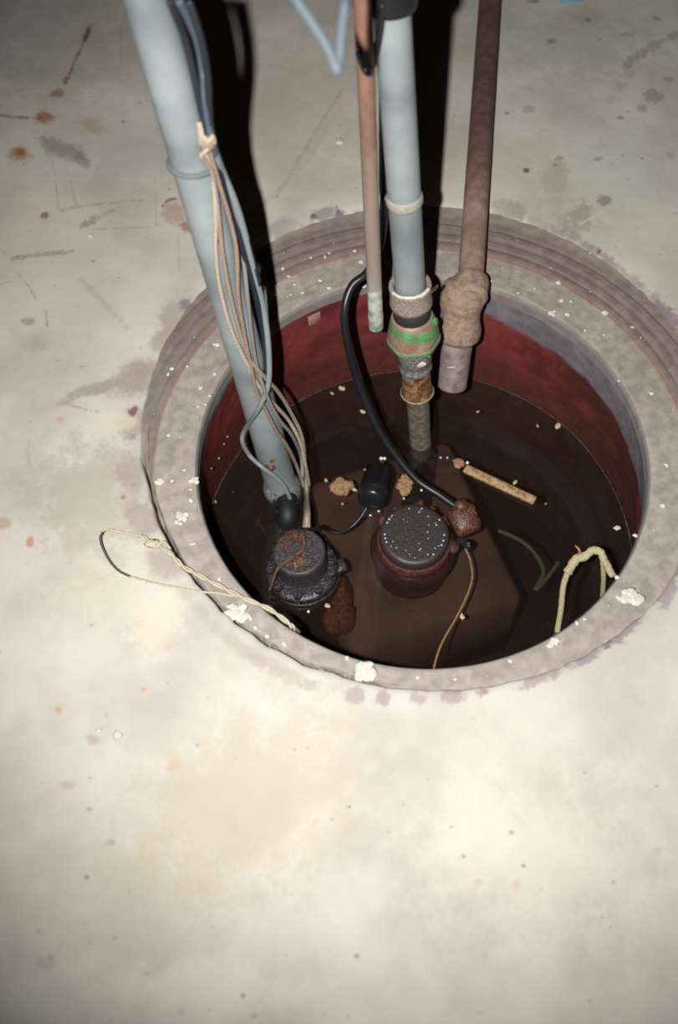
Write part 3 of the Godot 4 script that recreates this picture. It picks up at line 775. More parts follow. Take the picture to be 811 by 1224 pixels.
func build_middle_pipe() -> void:
	var ends := [Vector3(0.1332, -0.2000, -0.9037), Vector3(0.0733, 0.5217, -0.9950)]
	var a: Vector3 = ends[0]
	var d: Vector3 = (ends[1] - a).normalized()
	var t := thing("discharge_pipe", "grey plastic discharge pipe with a green-painted valve, between the two rusty pipes", "pipe", a, along(d))
	var st := begin()
	lathe(st, [Vector2(0.0, 0.305), Vector2(0.0195, 0.305), Vector2(0.0207, 0.312), Vector2(0.0207, 0.5), Vector2(0.02, 0.75), Vector2(0.02, 2.6)], 48)
	obj("pipe", st, pvc(), t)
	st = begin()
	lathe(st, stepped([Vector2(0.0207, 0.467), Vector2(0.0222, 0.469), Vector2(0.0232, 0.474), Vector2(0.0225, 0.480), Vector2(0.0207, 0.483)], 0.002), 40, 0.0006)
	obj("tape_band", st, mottled("old_tape", ["8d8077", "a59a92", "8c9a98"], [0.2, 0.5, 0.8], 0.05, 0.8, 0.0, 0.0, 83, 0.03), t)
	st = begin()
	lathe(st, [Vector2(0.0205, 0.722), Vector2(0.0265, 0.7225), Vector2(0.0272, 0.726), Vector2(0.0272, 0.775), Vector2(0.0262, 0.78), Vector2(0.0205, 0.7805)], 40)
	obj("rubber_clamp", st, black_rubber(), t)
	var crust := mottled("crusted_fitting", ["7a6c65", "897a71", "94877d", "a39890"], [0.2, 0.42, 0.6, 0.85], 0.05, 0.85, 0.08, 0.0, 85, 0.03)
	st = begin()
	lathe(st, [Vector2(0.026, 0.298), Vector2(0.029, 0.3), Vector2(0.0295, 0.306), Vector2(0.0282, 0.312), Vector2(0.0282, 0.326), Vector2(0.029, 0.33), Vector2(0.0282, 0.336), Vector2(0.0245, 0.337), Vector2(0.0215, 0.332), Vector2(0.0212, 0.31)], 40, 0.0006)
	obj("union_collar", st, crust, t)
	st = begin()
	lathe(st, [Vector2(0.0255, 0.276), Vector2(0.0262, 0.279), Vector2(0.0262, 0.298), Vector2(0.024, 0.3)], 40)
	obj("rubber_seal", st, plain("dark_seal", "2d2b2e", 0.6), t)
	var body := StandardMaterial3D.new()
	body.resource_name = "worn_valve_paint"
	body.vertex_color_use_as_albedo = true
	body.roughness = 0.6
	body.heightmap_enabled = true
	body.heightmap_scale = 0.03
	body.heightmap_texture = grey_tex(0.05, 87)
	body.uv1_triplanar = true
	body.uv1_scale = Vector3.ONE / 0.05
	var paint := func(part: SurfaceTool, profile: Array, bare: float) -> void:
		for i in profile.size() - 1:
			for j in 64:
				for v in [[i, j], [i, j + 1], [i + 1, j + 1], [i, j], [i + 1, j + 1], [i + 1, j]]:
					var pr: Vector2 = profile[v[0]]
					var g := TAU * (int(v[1]) % 64) / 64
					# six soft flats, as on a cast fitting
					var flat := pr.x * (1.0 + 0.032 * (cos(g * 6.0) + 0.35) * smoothstep(0.0305, 0.0345, pr.x) * (1.0 - smoothstep(0.236, 0.262, pr.y)))
					var q := Vector3(flat * cos(g), pr.y, flat * sin(g))
					var n := lumps.get_noise_3dv(q * 1.6) + 0.6 * fine.get_noise_3dv(q * 1.4)
					var c := lin("a58b7c").lerp(lin("8a6c5c"), clampf(0.5 + n * 1.2, 0.0, 1.0))
					var slant := pr.y - 0.258 + 0.008 * cos(g + 0.7)
					var green := smoothstep(0.0105, 0.0065, absf(slant) + 0.006 * n) if bare > 0.0 else 1.0 - smoothstep(0.1, 0.5, n)
					c = c.lerp(lin("6a9a63").lerp(lin("4b7d4c"), clampf(0.5 + n, 0.0, 1.0)), green)
					part.set_color(c)
					part.add_vertex(q)
	st = begin()
	paint.call(st, stepped([Vector2(0.024, 0.2295), Vector2(0.0345, 0.23), Vector2(0.0352, 0.232), Vector2(0.0352, 0.244), Vector2(0.0342, 0.255), Vector2(0.032, 0.266), Vector2(0.0288, 0.277), Vector2(0.0235, 0.279)], 0.003), 1.0)
	obj("valve_body", st, body, t)
	st = begin()
	paint.call(st, stepped([Vector2(0.034, 0.2275), Vector2(0.0362, 0.2285), Vector2(0.0366, 0.231), Vector2(0.0364, 0.2355), Vector2(0.035, 0.2365)], 0.002), 0.0)
	obj("green_ring", st, body, t)
	st = begin()
	blob(st, Vector3(0.030, 0.272, 0.012), Vector3(0.005, 0.008, 0.005), 0.3, 8, 12)
	obj("green_lug", st, plain("wet_green_paint", "4b8a4a", 0.25), t)
	st = begin()
	var arc := []
	for k in 15:
		var g := deg_to_rad(25.0 + 130.0 * k / 14.0)
		arc.append(Vector3(0.0272 * cos(g), 0.3355, 0.0272 * sin(g)))
	tube(st, arc, 0.0028, 0.002, 9, 1, 0.5)
	obj("lime_crust", st, plaster(), t)
	st = begin()
	tube(st, [Vector3(0.026, 0.33, 0.012), Vector3(0.031, 0.331, 0.01), Vector3(0.037, 0.334, 0.006)], 0.0035, 0.0018, 8, 8, 0.4)
	obj("rust_tab", st, rusty(), t)
	st = begin()
	arc = []
	for k in 31:
		var g := TAU * k / 30.0
		arc.append(Vector3(0.0238 * cos(g), 0.1195, 0.0238 * sin(g)))
	tube(st, arc, 0.0017, -1.0, 8, 1, 0.3)
	obj("coupling_lip", st, mottled("tan_lip", ["7d6048", "a08468", "b09a80"], [0.2, 0.5, 0.8], 0.04, 0.7, 0.0, 0.0, 99, 0.03), t)
	st = begin()
	lathe(st, [Vector2(0.018, 0.17), Vector2(0.0228, 0.1705), Vector2(0.0242, 0.173), Vector2(0.0242, 0.178), Vector2(0.0232, 0.181), Vector2(0.0232, 0.187), Vector2(0.0245, 0.189), Vector2(0.0258, 0.21), Vector2(0.0262, 0.2285)], 40, 0.0005)
	obj("socket", st, mottled("grey_socket", ["5b5556", "7b7776", "97938e"], [0.2, 0.5, 0.8], 0.05, 0.6, 0.05, 0.0, 91, 0.03), t)
	st = begin()
	lathe(st, stepped([Vector2(0.017, 0.118), Vector2(0.0225, 0.1175), Vector2(0.0238, 0.119), Vector2(0.0238, 0.123), Vector2(0.0222, 0.125), Vector2(0.0212, 0.15), Vector2(0.0205, 0.172)], 0.004), 40, 0.0005)
	obj("coupling", st, mottled("brown_coupling", ["3d2415", "6e4526", "96734d", "7f8588"], [0.2, 0.45, 0.62, 0.85], 0.08, 0.5, 0.06, 0.0, 93, 0.02), t)
	st = begin()
	lathe(st, stepped([Vector2(0.0, -0.1), Vector2(0.0172, -0.1), Vector2(0.0172, 0.02), Vector2(0.0178, 0.12)], 0.006), 36, 0.0004)
	obj("nipple", st, mottled("corroded_steel", ["564a3f", "635a4f", "6e675d", "7d786f"], [0.15, 0.4, 0.6, 0.9], 0.07, 0.55, 0.06, 0.0, 95, 0.025), t)
	st = begin()
	blob(st, t.transform.affine_inverse() * Vector3(0.1232, 0.0039, -0.9055), Vector3(0.009, 0.006, 0.002), 0.2, 6, 9, Basis(Vector3.BACK, 0.25))
	obj("plaster_dab", st, plaster(), t)
	st = begin()
	blob(st, t.transform.affine_inverse() * Vector3(0.1339, 0.0142, -0.9136), Vector3(0.0045, 0.004, 0.0018), 0.3)
	obj("plaster_dab", st, plaster(), t)
	var inv := t.transform.affine_inverse()
	st = begin()
	var strap := []
	for p in [Vector3(0.0633, 0.5331, -0.9735), Vector3(0.0618, 0.5153, -0.9727), Vector3(0.0596, 0.4932, -0.9728), Vector3(0.0565, 0.4701, -0.9759), Vector3(0.0536, 0.4473, -0.9855)]:
		strap.append(inv * p)
	for p in [Vector3(0.0486, 0.4623, -0.9584), Vector3(0.0433, 0.4695, -0.9590), Vector3(0.0381, 0.4860, -0.9623)]:
		strap.append(inv * p)
	tube(st, strap, 0.004)
	obj("rubber_strap", st, black_rubber(), t)


func plaster() -> StandardMaterial3D:
	return mottled("plaster", ["b5b0a4", "c9c5b8", "d3d0c6"], [0.2, 0.5, 0.8], 0.03, 0.9, 0.05, 0.0, 97, 0.03)


func build_thin_pipe() -> void:
	var ends := [Vector3(0.0608, 0.0569, -0.9324), Vector3(0.0430, 0.5353, -0.9781)]
	var a: Vector3 = ends[0]
	var d: Vector3 = (ends[1] - a).normalized()
	var t := thing("thin_pipe", "thin reddish copper pipe with a whitened open end beside the valve", "pipe", a, along(d))
	var st := begin()
	var copper := StandardMaterial3D.new()
	copper.resource_name = "weathered_copper"
	copper.vertex_color_use_as_albedo = true
	copper.roughness = 0.75
	var prof := stepped([Vector2(0.0099, 0.075), Vector2(0.0099, 0.75)], 0.006) + [Vector2(0.0095, 2.5)]
	for i in prof.size() - 1:
		for j in 28:
			for v in [[i, j], [i, j + 1], [i + 1, j + 1], [i, j], [i + 1, j + 1], [i + 1, j]]:
				var pr: Vector2 = prof[v[0]]
				var g := TAU * (int(v[1]) % 28) / 28
				var q := Vector3(pr.x * cos(g), pr.y, pr.x * sin(g))
				var n := lumps.get_noise_3dv(q * Vector3(1, 0.4, 1)) + 0.4 * fine.get_noise_3dv(q * 0.8)
				var c := lin("8a7a70").lerp(lin("85604f").lerp(lin("6f5044"), clampf(0.4 + n, 0.0, 1.0)), smoothstep(0.16, 0.42, pr.y + 0.06 * n))
				st.set_color(c.lerp(lin("a3a195"), (1.0 - smoothstep(0.07, 0.14, pr.y + 0.03 * n)) * 0.6))
				st.add_vertex(q)
	obj("pipe", st, copper, t)
	st = begin()
	lathe(st, [Vector2(0.0, 0.02), Vector2(0.0078, 0.012), Vector2(0.0082, 0.001), Vector2(0.0092, 0.0), Vector2(0.0106, 0.003), Vector2(0.0108, 0.025), Vector2(0.01, 0.035), Vector2(0.0099, 0.078)], 28, 0.0003)
	obj("pipe_end", st, mottled("limed_copper", ["807c74", "a3aa9c", "bcc2b4", "93ad9c"], [0.15, 0.4, 0.62, 0.9], 0.12, 0.8, 0.0, 0.0, 103, 0.015), t)


func build_right_pipe() -> void:
	var near := Vector3(0.2030, 0.0275, -1.028)
	var d := Vector3(0.0884, 0.0, -0.617).normalized()
	var t := thing("iron_pipe", "rusty iron pipe lying on the floor and turning into the pit at an elbow", "pipe", near)
	var m := mottled("old_iron", ["c4bcb8", "e0dad6", "ffffff"], [0.2, 0.5, 0.8], 0.16, 0.8, 0.04, 0.0, 111, 0.02)
	m.vertex_color_use_as_albedo = true
	var turn := along(d)
	var st := begin()
	var prof := stepped([Vector2(0.0, -0.012), Vector2(0.018, -0.012), Vector2(0.019, -0.008), Vector2(0.019, 0.2), Vector2(0.019, 0.7), Vector2(0.019, 3.18)], 0.02)
	for i in prof.size() - 1:
		for j in 32:
			for v in [[i, j], [i, j + 1], [i + 1, j + 1], [i, j], [i + 1, j + 1], [i + 1, j]]:
				var pr: Vector2 = prof[v[0]]
				var g := TAU * (int(v[1]) % 32) / 32
				var q := Vector3(pr.x * cos(g), pr.y, pr.x * sin(g))
				var n := lumps.get_noise_3dv(q * 0.5) + 0.4 * fine.get_noise_3dv(q * 0.7)
				var c := lin("5f4645").lerp(lin("73554f"), clampf(0.5 + n, 0.0, 1.0))
				c = c.lerp(lin("ab9489").lerp(lin("957a70"), clampf(0.5 + n, 0.0, 1.0)), 1.0 - smoothstep(0.08, 0.32, pr.y + 0.05 * n))
				st.set_color(c)
				st.add_vertex(q * Vector3(1.0 + 0.02 * n, 1.0, 1.0 + 0.02 * n))
	var p := obj("pipe", st, m, t)
	p.transform.basis = turn
	var crust := mottled("lime_crust", ["806658", "8f7668", "988273", "a08c80"], [0.2, 0.45, 0.65, 0.9], 0.09, 0.95, 0.05, 0.0, 115, 0.03)
	var ends := [Vector3(0.1810, -0.1150, -0.9500), Vector3(0.1910, 0.0120, -1.0120)]
	var down := along(ends[1] - ends[0])
	var foot: Vector3 = ends[0] - near
	st = begin()
	lathe(st, stepped([Vector2(0.021, 0.076), Vector2(0.028, 0.078), Vector2(0.0325, 0.084), Vector2(0.0332, 0.094), Vector2(0.031, 0.105), Vector2(0.0288, 0.115), Vector2(0.029, 0.126), Vector2(0.0318, 0.134), Vector2(0.0332, 0.145), Vector2(0.032, 0.158), Vector2(0.027, 0.168), Vector2(0.018, 0.174), Vector2(0.0, 0.176)], 0.003), 48, 0.0016)
	var e := obj("elbow", st, crust, t)
	e.transform = Transform3D(down, foot)
	st = begin()
	lathe(st, stepped([Vector2(0.0, -0.03), Vector2(0.022, -0.03), Vector2(0.0262, -0.024), Vector2(0.027, 0.0), Vector2(0.0255, 0.008), Vector2(0.0205, 0.012)], 0.003), 40, 0.0012)
	var c := obj("elbow_socket", st, crust, t)
	c.transform.basis = turn
	st = begin()
	lathe(st, stepped([Vector2(0.0, 0.012), Vector2(0.0175, 0.008), Vector2(0.018, -0.001), Vector2(0.02, -0.003), Vector2(0.0222, 0.0), Vector2(0.0228, 0.03), Vector2(0.0232, 0.08)], 0.004), 40, 0.0005)
	var n := obj("nipple", st, mottled("lilac_iron", ["6a504c", "7d6966", "8a7c7c", "928888"], [0.12, 0.35, 0.6, 0.85], 0.11, 0.8, 0.04, 0.0, 117, 0.02), t)
	n.transform = Transform3D(down, foot)
	st = begin()
	blob(st, Vector3(0.1760, -0.0662, -0.9495) - near, Vector3(0.007, 0.0042, 0.0015), 0.15, 6, 9, along(Vector3(0, 0.8, 0.6)))
	obj("plaster_dab", st, plaster(), t)


func cord_cloth(key: String, dark: String, light: String) -> StandardMaterial3D:
	return mottled(key, [dark, light, light], [0.25, 0.55, 0.9], 0.03, 0.9, 0.03, 0.0, 121, 0.04)


func cord(called: String, label: String, category: String, pts: Array, r: float, m: Material, group := "", knots := 0.12, r_end := -1.0) -> MeshInstance3D:
	var st := begin()
	tube(st, pts, r, r_end, 8, 8, knots)
	var o := obj(called, st, m)
	tag(o, label, category, group)
	return o


func st_tube(parent: Node3D, called: String, pts: Array, from: Vector3, r: float, m: Material) -> void:
	var st := begin()
	var local := []
	for p in pts:
		local.append(p - from)
	tube(st, local, r, -1.0, 7, 8, 0.1)
	obj(called, st, m, parent)


# two strands twisted round one another
func twisted(called: String, label: String, category: String, pts: Array, r: float, turns: float, m: Material) -> void:
	var path := spline(pts, 14)
	var t := thing(called, label, category, path[0])
	for s in 2:
		var strand := []
		for i in path.size():
			var d: Vector3 = (path[mini(i + 1, path.size() - 1)] - path[maxi(i - 1, 0)]).normalized()
			var u := d.cross(Vector3(0.3, 0.2, 0.93)).normalized()
			var v := d.cross(u)
			var g := turns * TAU * i / path.size() + PI * s
			strand.append(path[i] + (u * cos(g) + v * sin(g)) * r * 0.9 - path[0])
		var st := begin()
		tube(st, strand, r, -1.0, 7, 1, 0.15)
		obj("strand", st, m, t)


func build_bundle() -> void:
	var twine := cord_cloth("tan_twine", "75655b", "9a897b")
	var pale := cord_cloth("pale_twine", "8f8073", "b5a798")
	var grey := plain("grey_cable", "7b8385", 0.55)
	var slate := plain("slate_cable", "4a5560", 0.5)
	var navy := plain("navy_cable", "23262e", 0.45)
	cord("twine", "pale twine down the front of the leftmost pipe, nearest its left edge", "twine",
		[Vector3(-0.1330, 0.4503, -0.9067), Vector3(-0.1330, 0.4286, -0.9005), Vector3(-0.1269, 0.3897, -0.8973), Vector3(-0.1265, 0.3607, -0.8898), Vector3(-0.1291, 0.3285, -0.8803), Vector3(-0.1333, 0.2908, -0.8718), Vector3(-0.1345, 0.2366, -0.8634), Vector3(-0.1276, 0.1649, -0.8529), Vector3(-0.1131, 0.1030, -0.8440), Vector3(-0.1014, 0.0587, -0.8398), Vector3(-0.0864, 0.0154, -0.8427), Vector3(-0.0681, -0.0487, -0.8547), Vector3(-0.0559, -0.0929, -0.8493), Vector3(-0.0488, -0.1513, -0.8407), Vector3(-0.0460, -0.2019, -0.8329), Vector3(-0.0473, -0.2306, -0.8280)] + [Vector3(-0.0461, -0.1420, -0.7535), Vector3(-0.0474, -0.1300, -0.7223)], 0.003, pale)
	cord("twine", "thin tan twine running just right of the pale twine on the leftmost pipe", "twine",
		[Vector3(-0.1354, 0.4156, -0.8945), Vector3(-0.1268, 0.3902, -0.8967), Vector3(-0.1250, 0.3487, -0.8875), Vector3(-0.1258, 0.2886, -0.8734), Vector3(-0.1238, 0.2316, -0.8633), Vector3(-0.1192, 0.1757, -0.8547), Vector3(-0.1115, 0.1208, -0.8470), Vector3(-0.0942, 0.0787, -0.8431), Vector3(-0.0766, 0.0238, -0.8519), Vector3(-0.0616, -0.0414, -0.8569), Vector3(-0.0507, -0.0885, -0.8506), Vector3(-0.0489, -0.1532, -0.8404), Vector3(-0.0487, -0.1988, -0.8193)] + [Vector3(-0.0448, -0.1400, -0.7551), Vector3(-0.0449, -0.1290, -0.7217)], 0.003, twine)
	cord("twine", "brown twine crossing behind the loose grey cable on the leftmost pipe", "twine",
		[Vector3(-0.1264, 0.4168, -0.9028), Vector3(-0.1202, 0.3678, -0.8976), Vector3(-0.1145, 0.3242, -0.8939), Vector3(-0.1105, 0.2761, -0.8838), Vector3(-0.1140, 0.2180, -0.8637), Vector3(-0.1118, 0.1524, -0.8513), Vector3(-0.1082, 0.0962, -0.8420), Vector3(-0.1051, 0.0537, -0.8353), Vector3(-0.0966, 0.0179, -0.8317), Vector3(-0.0851, -0.0327, -0.8282), Vector3(-0.0706, -0.0894, -0.8319), Vector3(-0.0606, -0.1581, -0.8379), Vector3(-0.0537, -0.1999, -0.8321), Vector3(-0.0505, -0.2097, -0.8135)] + [Vector3(-0.0487, -0.1440, -0.7546), Vector3(-0.0511, -0.1310, -0.7230)], 0.0028, cord_cloth("brown_twine", "6f5c50", "9a8474"))
	cord("cord", "dull grey cord in the middle of the bundle, right of the brown twine", "cord",
		[Vector3(-0.1231, 0.4091, -0.9134), Vector3(-0.1163, 0.3630, -0.9150), Vector3(-0.1091, 0.3121, -0.9078), Vector3(-0.1055, 0.2458, -0.8974), Vector3(-0.1040, 0.2054, -0.8736), Vector3(-0.1036, 0.1492, -0.8573), Vector3(-0.1014, 0.0982, -0.8470), Vector3(-0.0928, 0.0524, -0.8329), Vector3(-0.0796, -0.0029, -0.8282), Vector3(-0.0638, -0.0552, -0.8331), Vector3(-0.0541, -0.1308, -0.8433), Vector3(-0.0532, -0.1592, -0.8234)], 0.0028, plain("dull_cord", "7b7672", 0.8))
	cord("cable", "loose pale grey cable bowing out right of the leftmost pipe and looping back under it", "cable",
		[Vector3(-0.1238, 0.4252, -0.9100), Vector3(-0.1205, 0.3992, -0.9085), Vector3(-0.1161, 0.3651, -0.9154), Vector3(-0.1062, 0.3220, -0.9098), Vector3(-0.0985, 0.2670, -0.9020), Vector3(-0.0922, 0.2109, -0.8937), Vector3(-0.0869, 0.1581, -0.8858), Vector3(-0.0847, 0.1154, -0.8633), Vector3(-0.0868, 0.0732, -0.8454), Vector3(-0.0930, 0.0498, -0.8347), Vector3(-0.1084, 0.0148, -0.8275), Vector3(-0.1307, -0.0499, -0.8411), Vector3(-0.1364, -0.0722, -0.8355), Vector3(-0.1285, -0.1063, -0.8317), Vector3(-0.1115, -0.1105, -0.8148), Vector3(-0.0841, -0.1442, -0.8060), Vector3(-0.0727, -0.1849, -0.7949), Vector3(-0.0715, -0.2302, -0.7826)], 0.0048, grey, "", 0.0, 0.003)
	cord("cable", "slate blue cable beside the upper end of the leftmost pipe", "cable",
		[Vector3(-0.1358, 0.5801, -0.9273), Vector3(-0.1303, 0.5525, -0.9343), Vector3(-0.1255, 0.5211, -0.9396), Vector3(-0.1242, 0.4904, -0.9348), Vector3(-0.1233, 0.4733, -0.9148), Vector3(-0.1234, 0.4427, -0.9096), Vector3(-0.1224, 0.4209, -0.9058), Vector3(-0.1200, 0.3805, -0.9127)], 0.0048, slate, "", 0.0)
	cord("cable", "dark navy cable between the leftmost pipe and the slate blue cable", "cable",
		[Vector3(-0.1449, 0.5792, -0.9290), Vector3(-0.1418, 0.5622, -0.9295), Vector3(-0.1368, 0.5297, -0.9343), Vector3(-0.1335, 0.4973, -0.9269), Vector3(-0.1298, 0.4568, -0.9166), Vector3(-0.1269, 0.4292, -0.9121), Vector3(-0.1223, 0.3921, -0.9109), Vector3(-0.1154, 0.3362, -0.9108), Vector3(-0.1062, 0.2708, -0.9014), Vector3(-0.0963, 0.1984, -0.8910), Vector3(-0.0911, 0.1319, -0.8809), Vector3(-0.0902, 0.0870, -0.8628), Vector3(-0.0940, 0.0525, -0.8438)], 0.0042, navy, "", 0.0)
	cord("cable", "second dark cable hanging free behind the slate blue cable", "cable",
		[Vector3(-0.1265, 0.5785, -0.9289), Vector3(-0.1196, 0.5430, -0.9201), Vector3(-0.1177, 0.5035, -0.9136), Vector3(-0.1209, 0.4636, -0.9110), Vector3(-0.1219, 0.4256, -0.9094), Vector3(-0.1159, 0.3673, -0.9158), Vector3(-0.1020, 0.2943, -0.9059), Vector3(-0.0896, 0.2038, -0.8929)], 0.004, navy, "", 0.0)
	# knot that gathers them against the pipe
	var knot := thing("cord_knot", "pale twine knot that ties the bundle of cords to the leftmost pipe", "knot", Vector3(-0.1271, 0.4262, -0.9028))
	var at := knot.position
	var st := begin()
	tube(st, [Vector3(-0.1330, 0.4503, -0.9067) - at, Vector3(-0.1310, 0.4375, -0.9007) - at, Vector3(-0.1243, 0.4329, -0.8979) - at, Vector3(-0.1205, 0.4356, -0.9010) - at, Vector3(-0.1209, 0.4252, -0.9010) - at, Vector3(-0.1283, 0.4220, -0.8949) - at, Vector3(-0.1353, 0.4160, -0.8941) - at], 0.0034, 0.0026, 8, 8, 0.3)
	obj("loop", st, pale, knot)
	st = begin()
	blob(st, Vector3(0, 0, 0.004), Vector3(0.008, 0.01, 0.006), 0.35, 8, 12)
	obj("knot_body", st, twine, knot)


func build_cables() -> void:
	var rubber := black_rubber()
	cord("power_cable", "thick black cable curving down from behind the thin copper pipe to the round pump", "cable",
		[Vector3(0.02, 2.3, -0.9), Vector3(0.055, 1.2, -0.93), Vector3(0.0713, 0.3130, -1.0290), Vector3(0.0735, 0.2147, -1.0150), Vector3(0.0685, 0.1509, -1.0020), Vector3(0.0513, 0.1094, -0.9879), Vector3(0.0291, 0.0927, -0.9780), Vector3(0.0176, 0.0686, -0.9543), Vector3(0.0210, 0.0223, -0.9315), Vector3(0.0353, -0.0367, -0.9061), Vector3(0.0574, -0.0887, -0.8725), Vector3(0.0853, -0.1280, -0.8416), Vector3(0.1184, -0.1562, -0.8102), Vector3(0.1528, -0.1681, -0.7880), Vector3(0.1737, -0.1756, -0.7740)], 0.0062, rubber, "", 0.0)
	cord("float_wire", "thin glossy black wire sagging from the flanged pump to the black float", "wire",
		[Vector3(-0.0437, -0.1600, -0.7238), Vector3(-0.0312, -0.1650, -0.7412), Vector3(-0.0180, -0.1900, -0.7465), Vector3(-0.0005, -0.1970, -0.7452), Vector3(0.0176, -0.1970, -0.7544), Vector3(0.0320, -0.1900, -0.7659), Vector3(0.0427, -0.1820, -0.7799)], 0.0026, plain("glossy_wire", "17181b", 0.4), "", 0.0)
	cord("floating_twine", "thin golden brown twine trailing over the water from the round pump to the near wall", "twine",
		[Vector3(0.1863, -0.1950, -0.7112), Vector3(0.1922, -0.1950, -0.6929), Vector3(0.1935, -0.1950, -0.6655), Vector3(0.1864, -0.1950, -0.6415), Vector3(0.1746, -0.1950, -0.6180), Vector3(0.1604, -0.1950, -0.5936), Vector3(0.1452, -0.1950, -0.5696), Vector3(0.1339, -0.1950, -0.5471), Vector3(0.1248, -0.1950, -0.5199)], 0.0017, cord_cloth("golden_twine", "664a2a", "8f6f40"))
	cord("hose", "thin green hose lying under the murky water right of the sunken slab", "hose",
		[Vector3(0.2458, -0.2350, -0.7590), Vector3(0.2775, -0.2350, -0.7403), Vector3(0.2979, -0.2350, -0.7165), Vector3(0.3069, -0.2350, -0.6851), Vector3(0.2909, -0.2350, -0.6566), Vector3(0.3122, -0.2350, -0.6765), Vector3(0.3318, -0.2350, -0.7010)], 0.0035, plain("green_hose", "5a6a4a", 0.6), "", 0.0)
	# twine over the near rim
	var pale := cord_cloth("cream_twine", "9a9078", "bdb5a0")
	twisted("rim_twine", "cream twisted twine lying across the left of the rim and into the pit", "twine",
		[Vector3(-0.2590, 0.0120, -0.6450), Vector3(-0.2443, 0.0120, -0.6347), Vector3(-0.2199, 0.0110, -0.6185), Vector3(-0.2034, 0.0090, -0.6009), Vector3(-0.1830, 0.0060, -0.5885), Vector3(-0.1516, 0.0060, -0.5697), Vector3(-0.1238, 0.0060, -0.5536), Vector3(-0.0922, 0.0050, -0.5379), Vector3(-0.0693, 0.0030, -0.5197), Vector3(-0.0617, -0.0100, -0.5157), Vector3(-0.0572, -0.0500, -0.5270)], 0.0019, 7.0, pale)
	var wire := thing("rim_wire", "thin wire looping out over the floor from the twine, dark at its bend", "wire", Vector3(-0.3077, 0.0220, -0.6419))
	var w := wire.position
	st_tube(wire, "wire_end", [Vector3(-0.2398, 0.0130, -0.6352), Vector3(-0.2589, 0.0120, -0.6438), Vector3(-0.2839, 0.0140, -0.6499), Vector3(-0.3012, 0.0200, -0.6511), Vector3(-0.3069, 0.0220, -0.6455)], w, 0.0014, pale)
	st_tube(wire, "dark_bend", [Vector3(-0.3059, 0.0220, -0.6467), Vector3(-0.3085, 0.0220, -0.6383), Vector3(-0.3047, 0.0200, -0.6247), Vector3(-0.2958, 0.0160, -0.6084), Vector3(-0.2838, 0.0130, -0.5952), Vector3(-0.2685, 0.0120, -0.5868)], w, 0.0016, plain("dark_grey_wire", "4a4640", 0.6))  # bend in a darker grey than the two ends
	st_tube(wire, "wire_end", [Vector3(-0.2696, 0.0120, -0.5868), Vector3(-0.2327, 0.0125, -0.5746), Vector3(-0.2093, 0.0115, -0.5695), Vector3(-0.1821, 0.0075, -0.5645), Vector3(-0.1560, 0.0040, -0.5627), Vector3(-0.1368, 0.0040, -0.5573)], w, 0.0016, pale)
	var st := begin()
	var k := thing("twine_knot", "small cream knot in the twine where it crosses the edge of the floor", "knot", Vector3(-0.2409, 0.0120, -0.6321))
	blob(st, Vector3.ZERO, Vector3(0.010, 0.005, 0.006), 0.5, 8, 12)
	obj("knot_body", st, pale, k)
	st = begin()
	tube(st, [Vector3(0.004, 0.002, 0.004), Vector3(0.014, 0.004, 0.0), Vector3(0.022, 0.0, 0.008)], 0.0024, 0.001, 7)
	obj("loose_end", st, pale, k)
	# rope standing up out of the water on the right
	var rope := thing("rope_loop", "stiff tan rope bent into a loop by the right wall of the pit", "rope", Vector3(0.3375, -0.0900, -0.6404))
	var o := rope.position
	var hemp := cord_cloth("tan_rope", "8a7f62", "b8ad8a")
	st = begin()
	var leg := []
	for p in [Vector3(0.3046, -0.2150, -0.5611), Vector3(0.3092, -0.2000, -0.5782), Vector3(0.3115, -0.1700, -0.5967), Vector3(0.3120, -0.1350, -0.6175), Vector3(0.3175, -0.1150, -0.6312)]:
		leg.append(p - o)
	tube(st, leg, 0.0042, 0.0045, 9, 8, 0.12)
	obj("leg", st, hemp, rope)
	st = begin()
	var arch := []
	for p in [Vector3(0.3164, -0.1170, -0.6296), Vector3(0.3266, -0.1000, -0.6405), Vector3(0.3374, -0.0940, -0.6423), Vector3(0.3486, -0.0880, -0.6480), Vector3(0.3596, -0.0880, -0.6437), Vector3(0.3641, -0.0940, -0.6348), Vector3(0.3765, -0.1100, -0.6189)]:
		arch.append(p - o)
	tube(st, arch, 0.0066, 0.005, 10, 8, 0.4)
	obj("frayed_wrap", st, hemp, rope)
	st = begin()
	leg = []
	for p in [Vector3(0.3630, -0.1000, -0.6352), Vector3(0.3687, -0.1300, -0.6258), Vector3(0.3747, -0.1700, -0.6203), Vector3(0.3799, -0.2050, -0.6169)]:
		leg.append(p - o)
	tube(st, leg, 0.0036, 0.0038, 9, 8, 0.12)
	obj("leg", st, hemp, rope)
	st = begin()
	tube(st, [Vector3(0.3312, -0.0900, -0.6445) - o, Vector3(0.3282, -0.0830, -0.6489) - o, Vector3(0.3236, -0.0800, -0.6527) - o], 0.002, 0.0012, 7)
	obj("fray", st, cord_cloth("reddish_fray", "8a4a34", "b08a66"), rope)
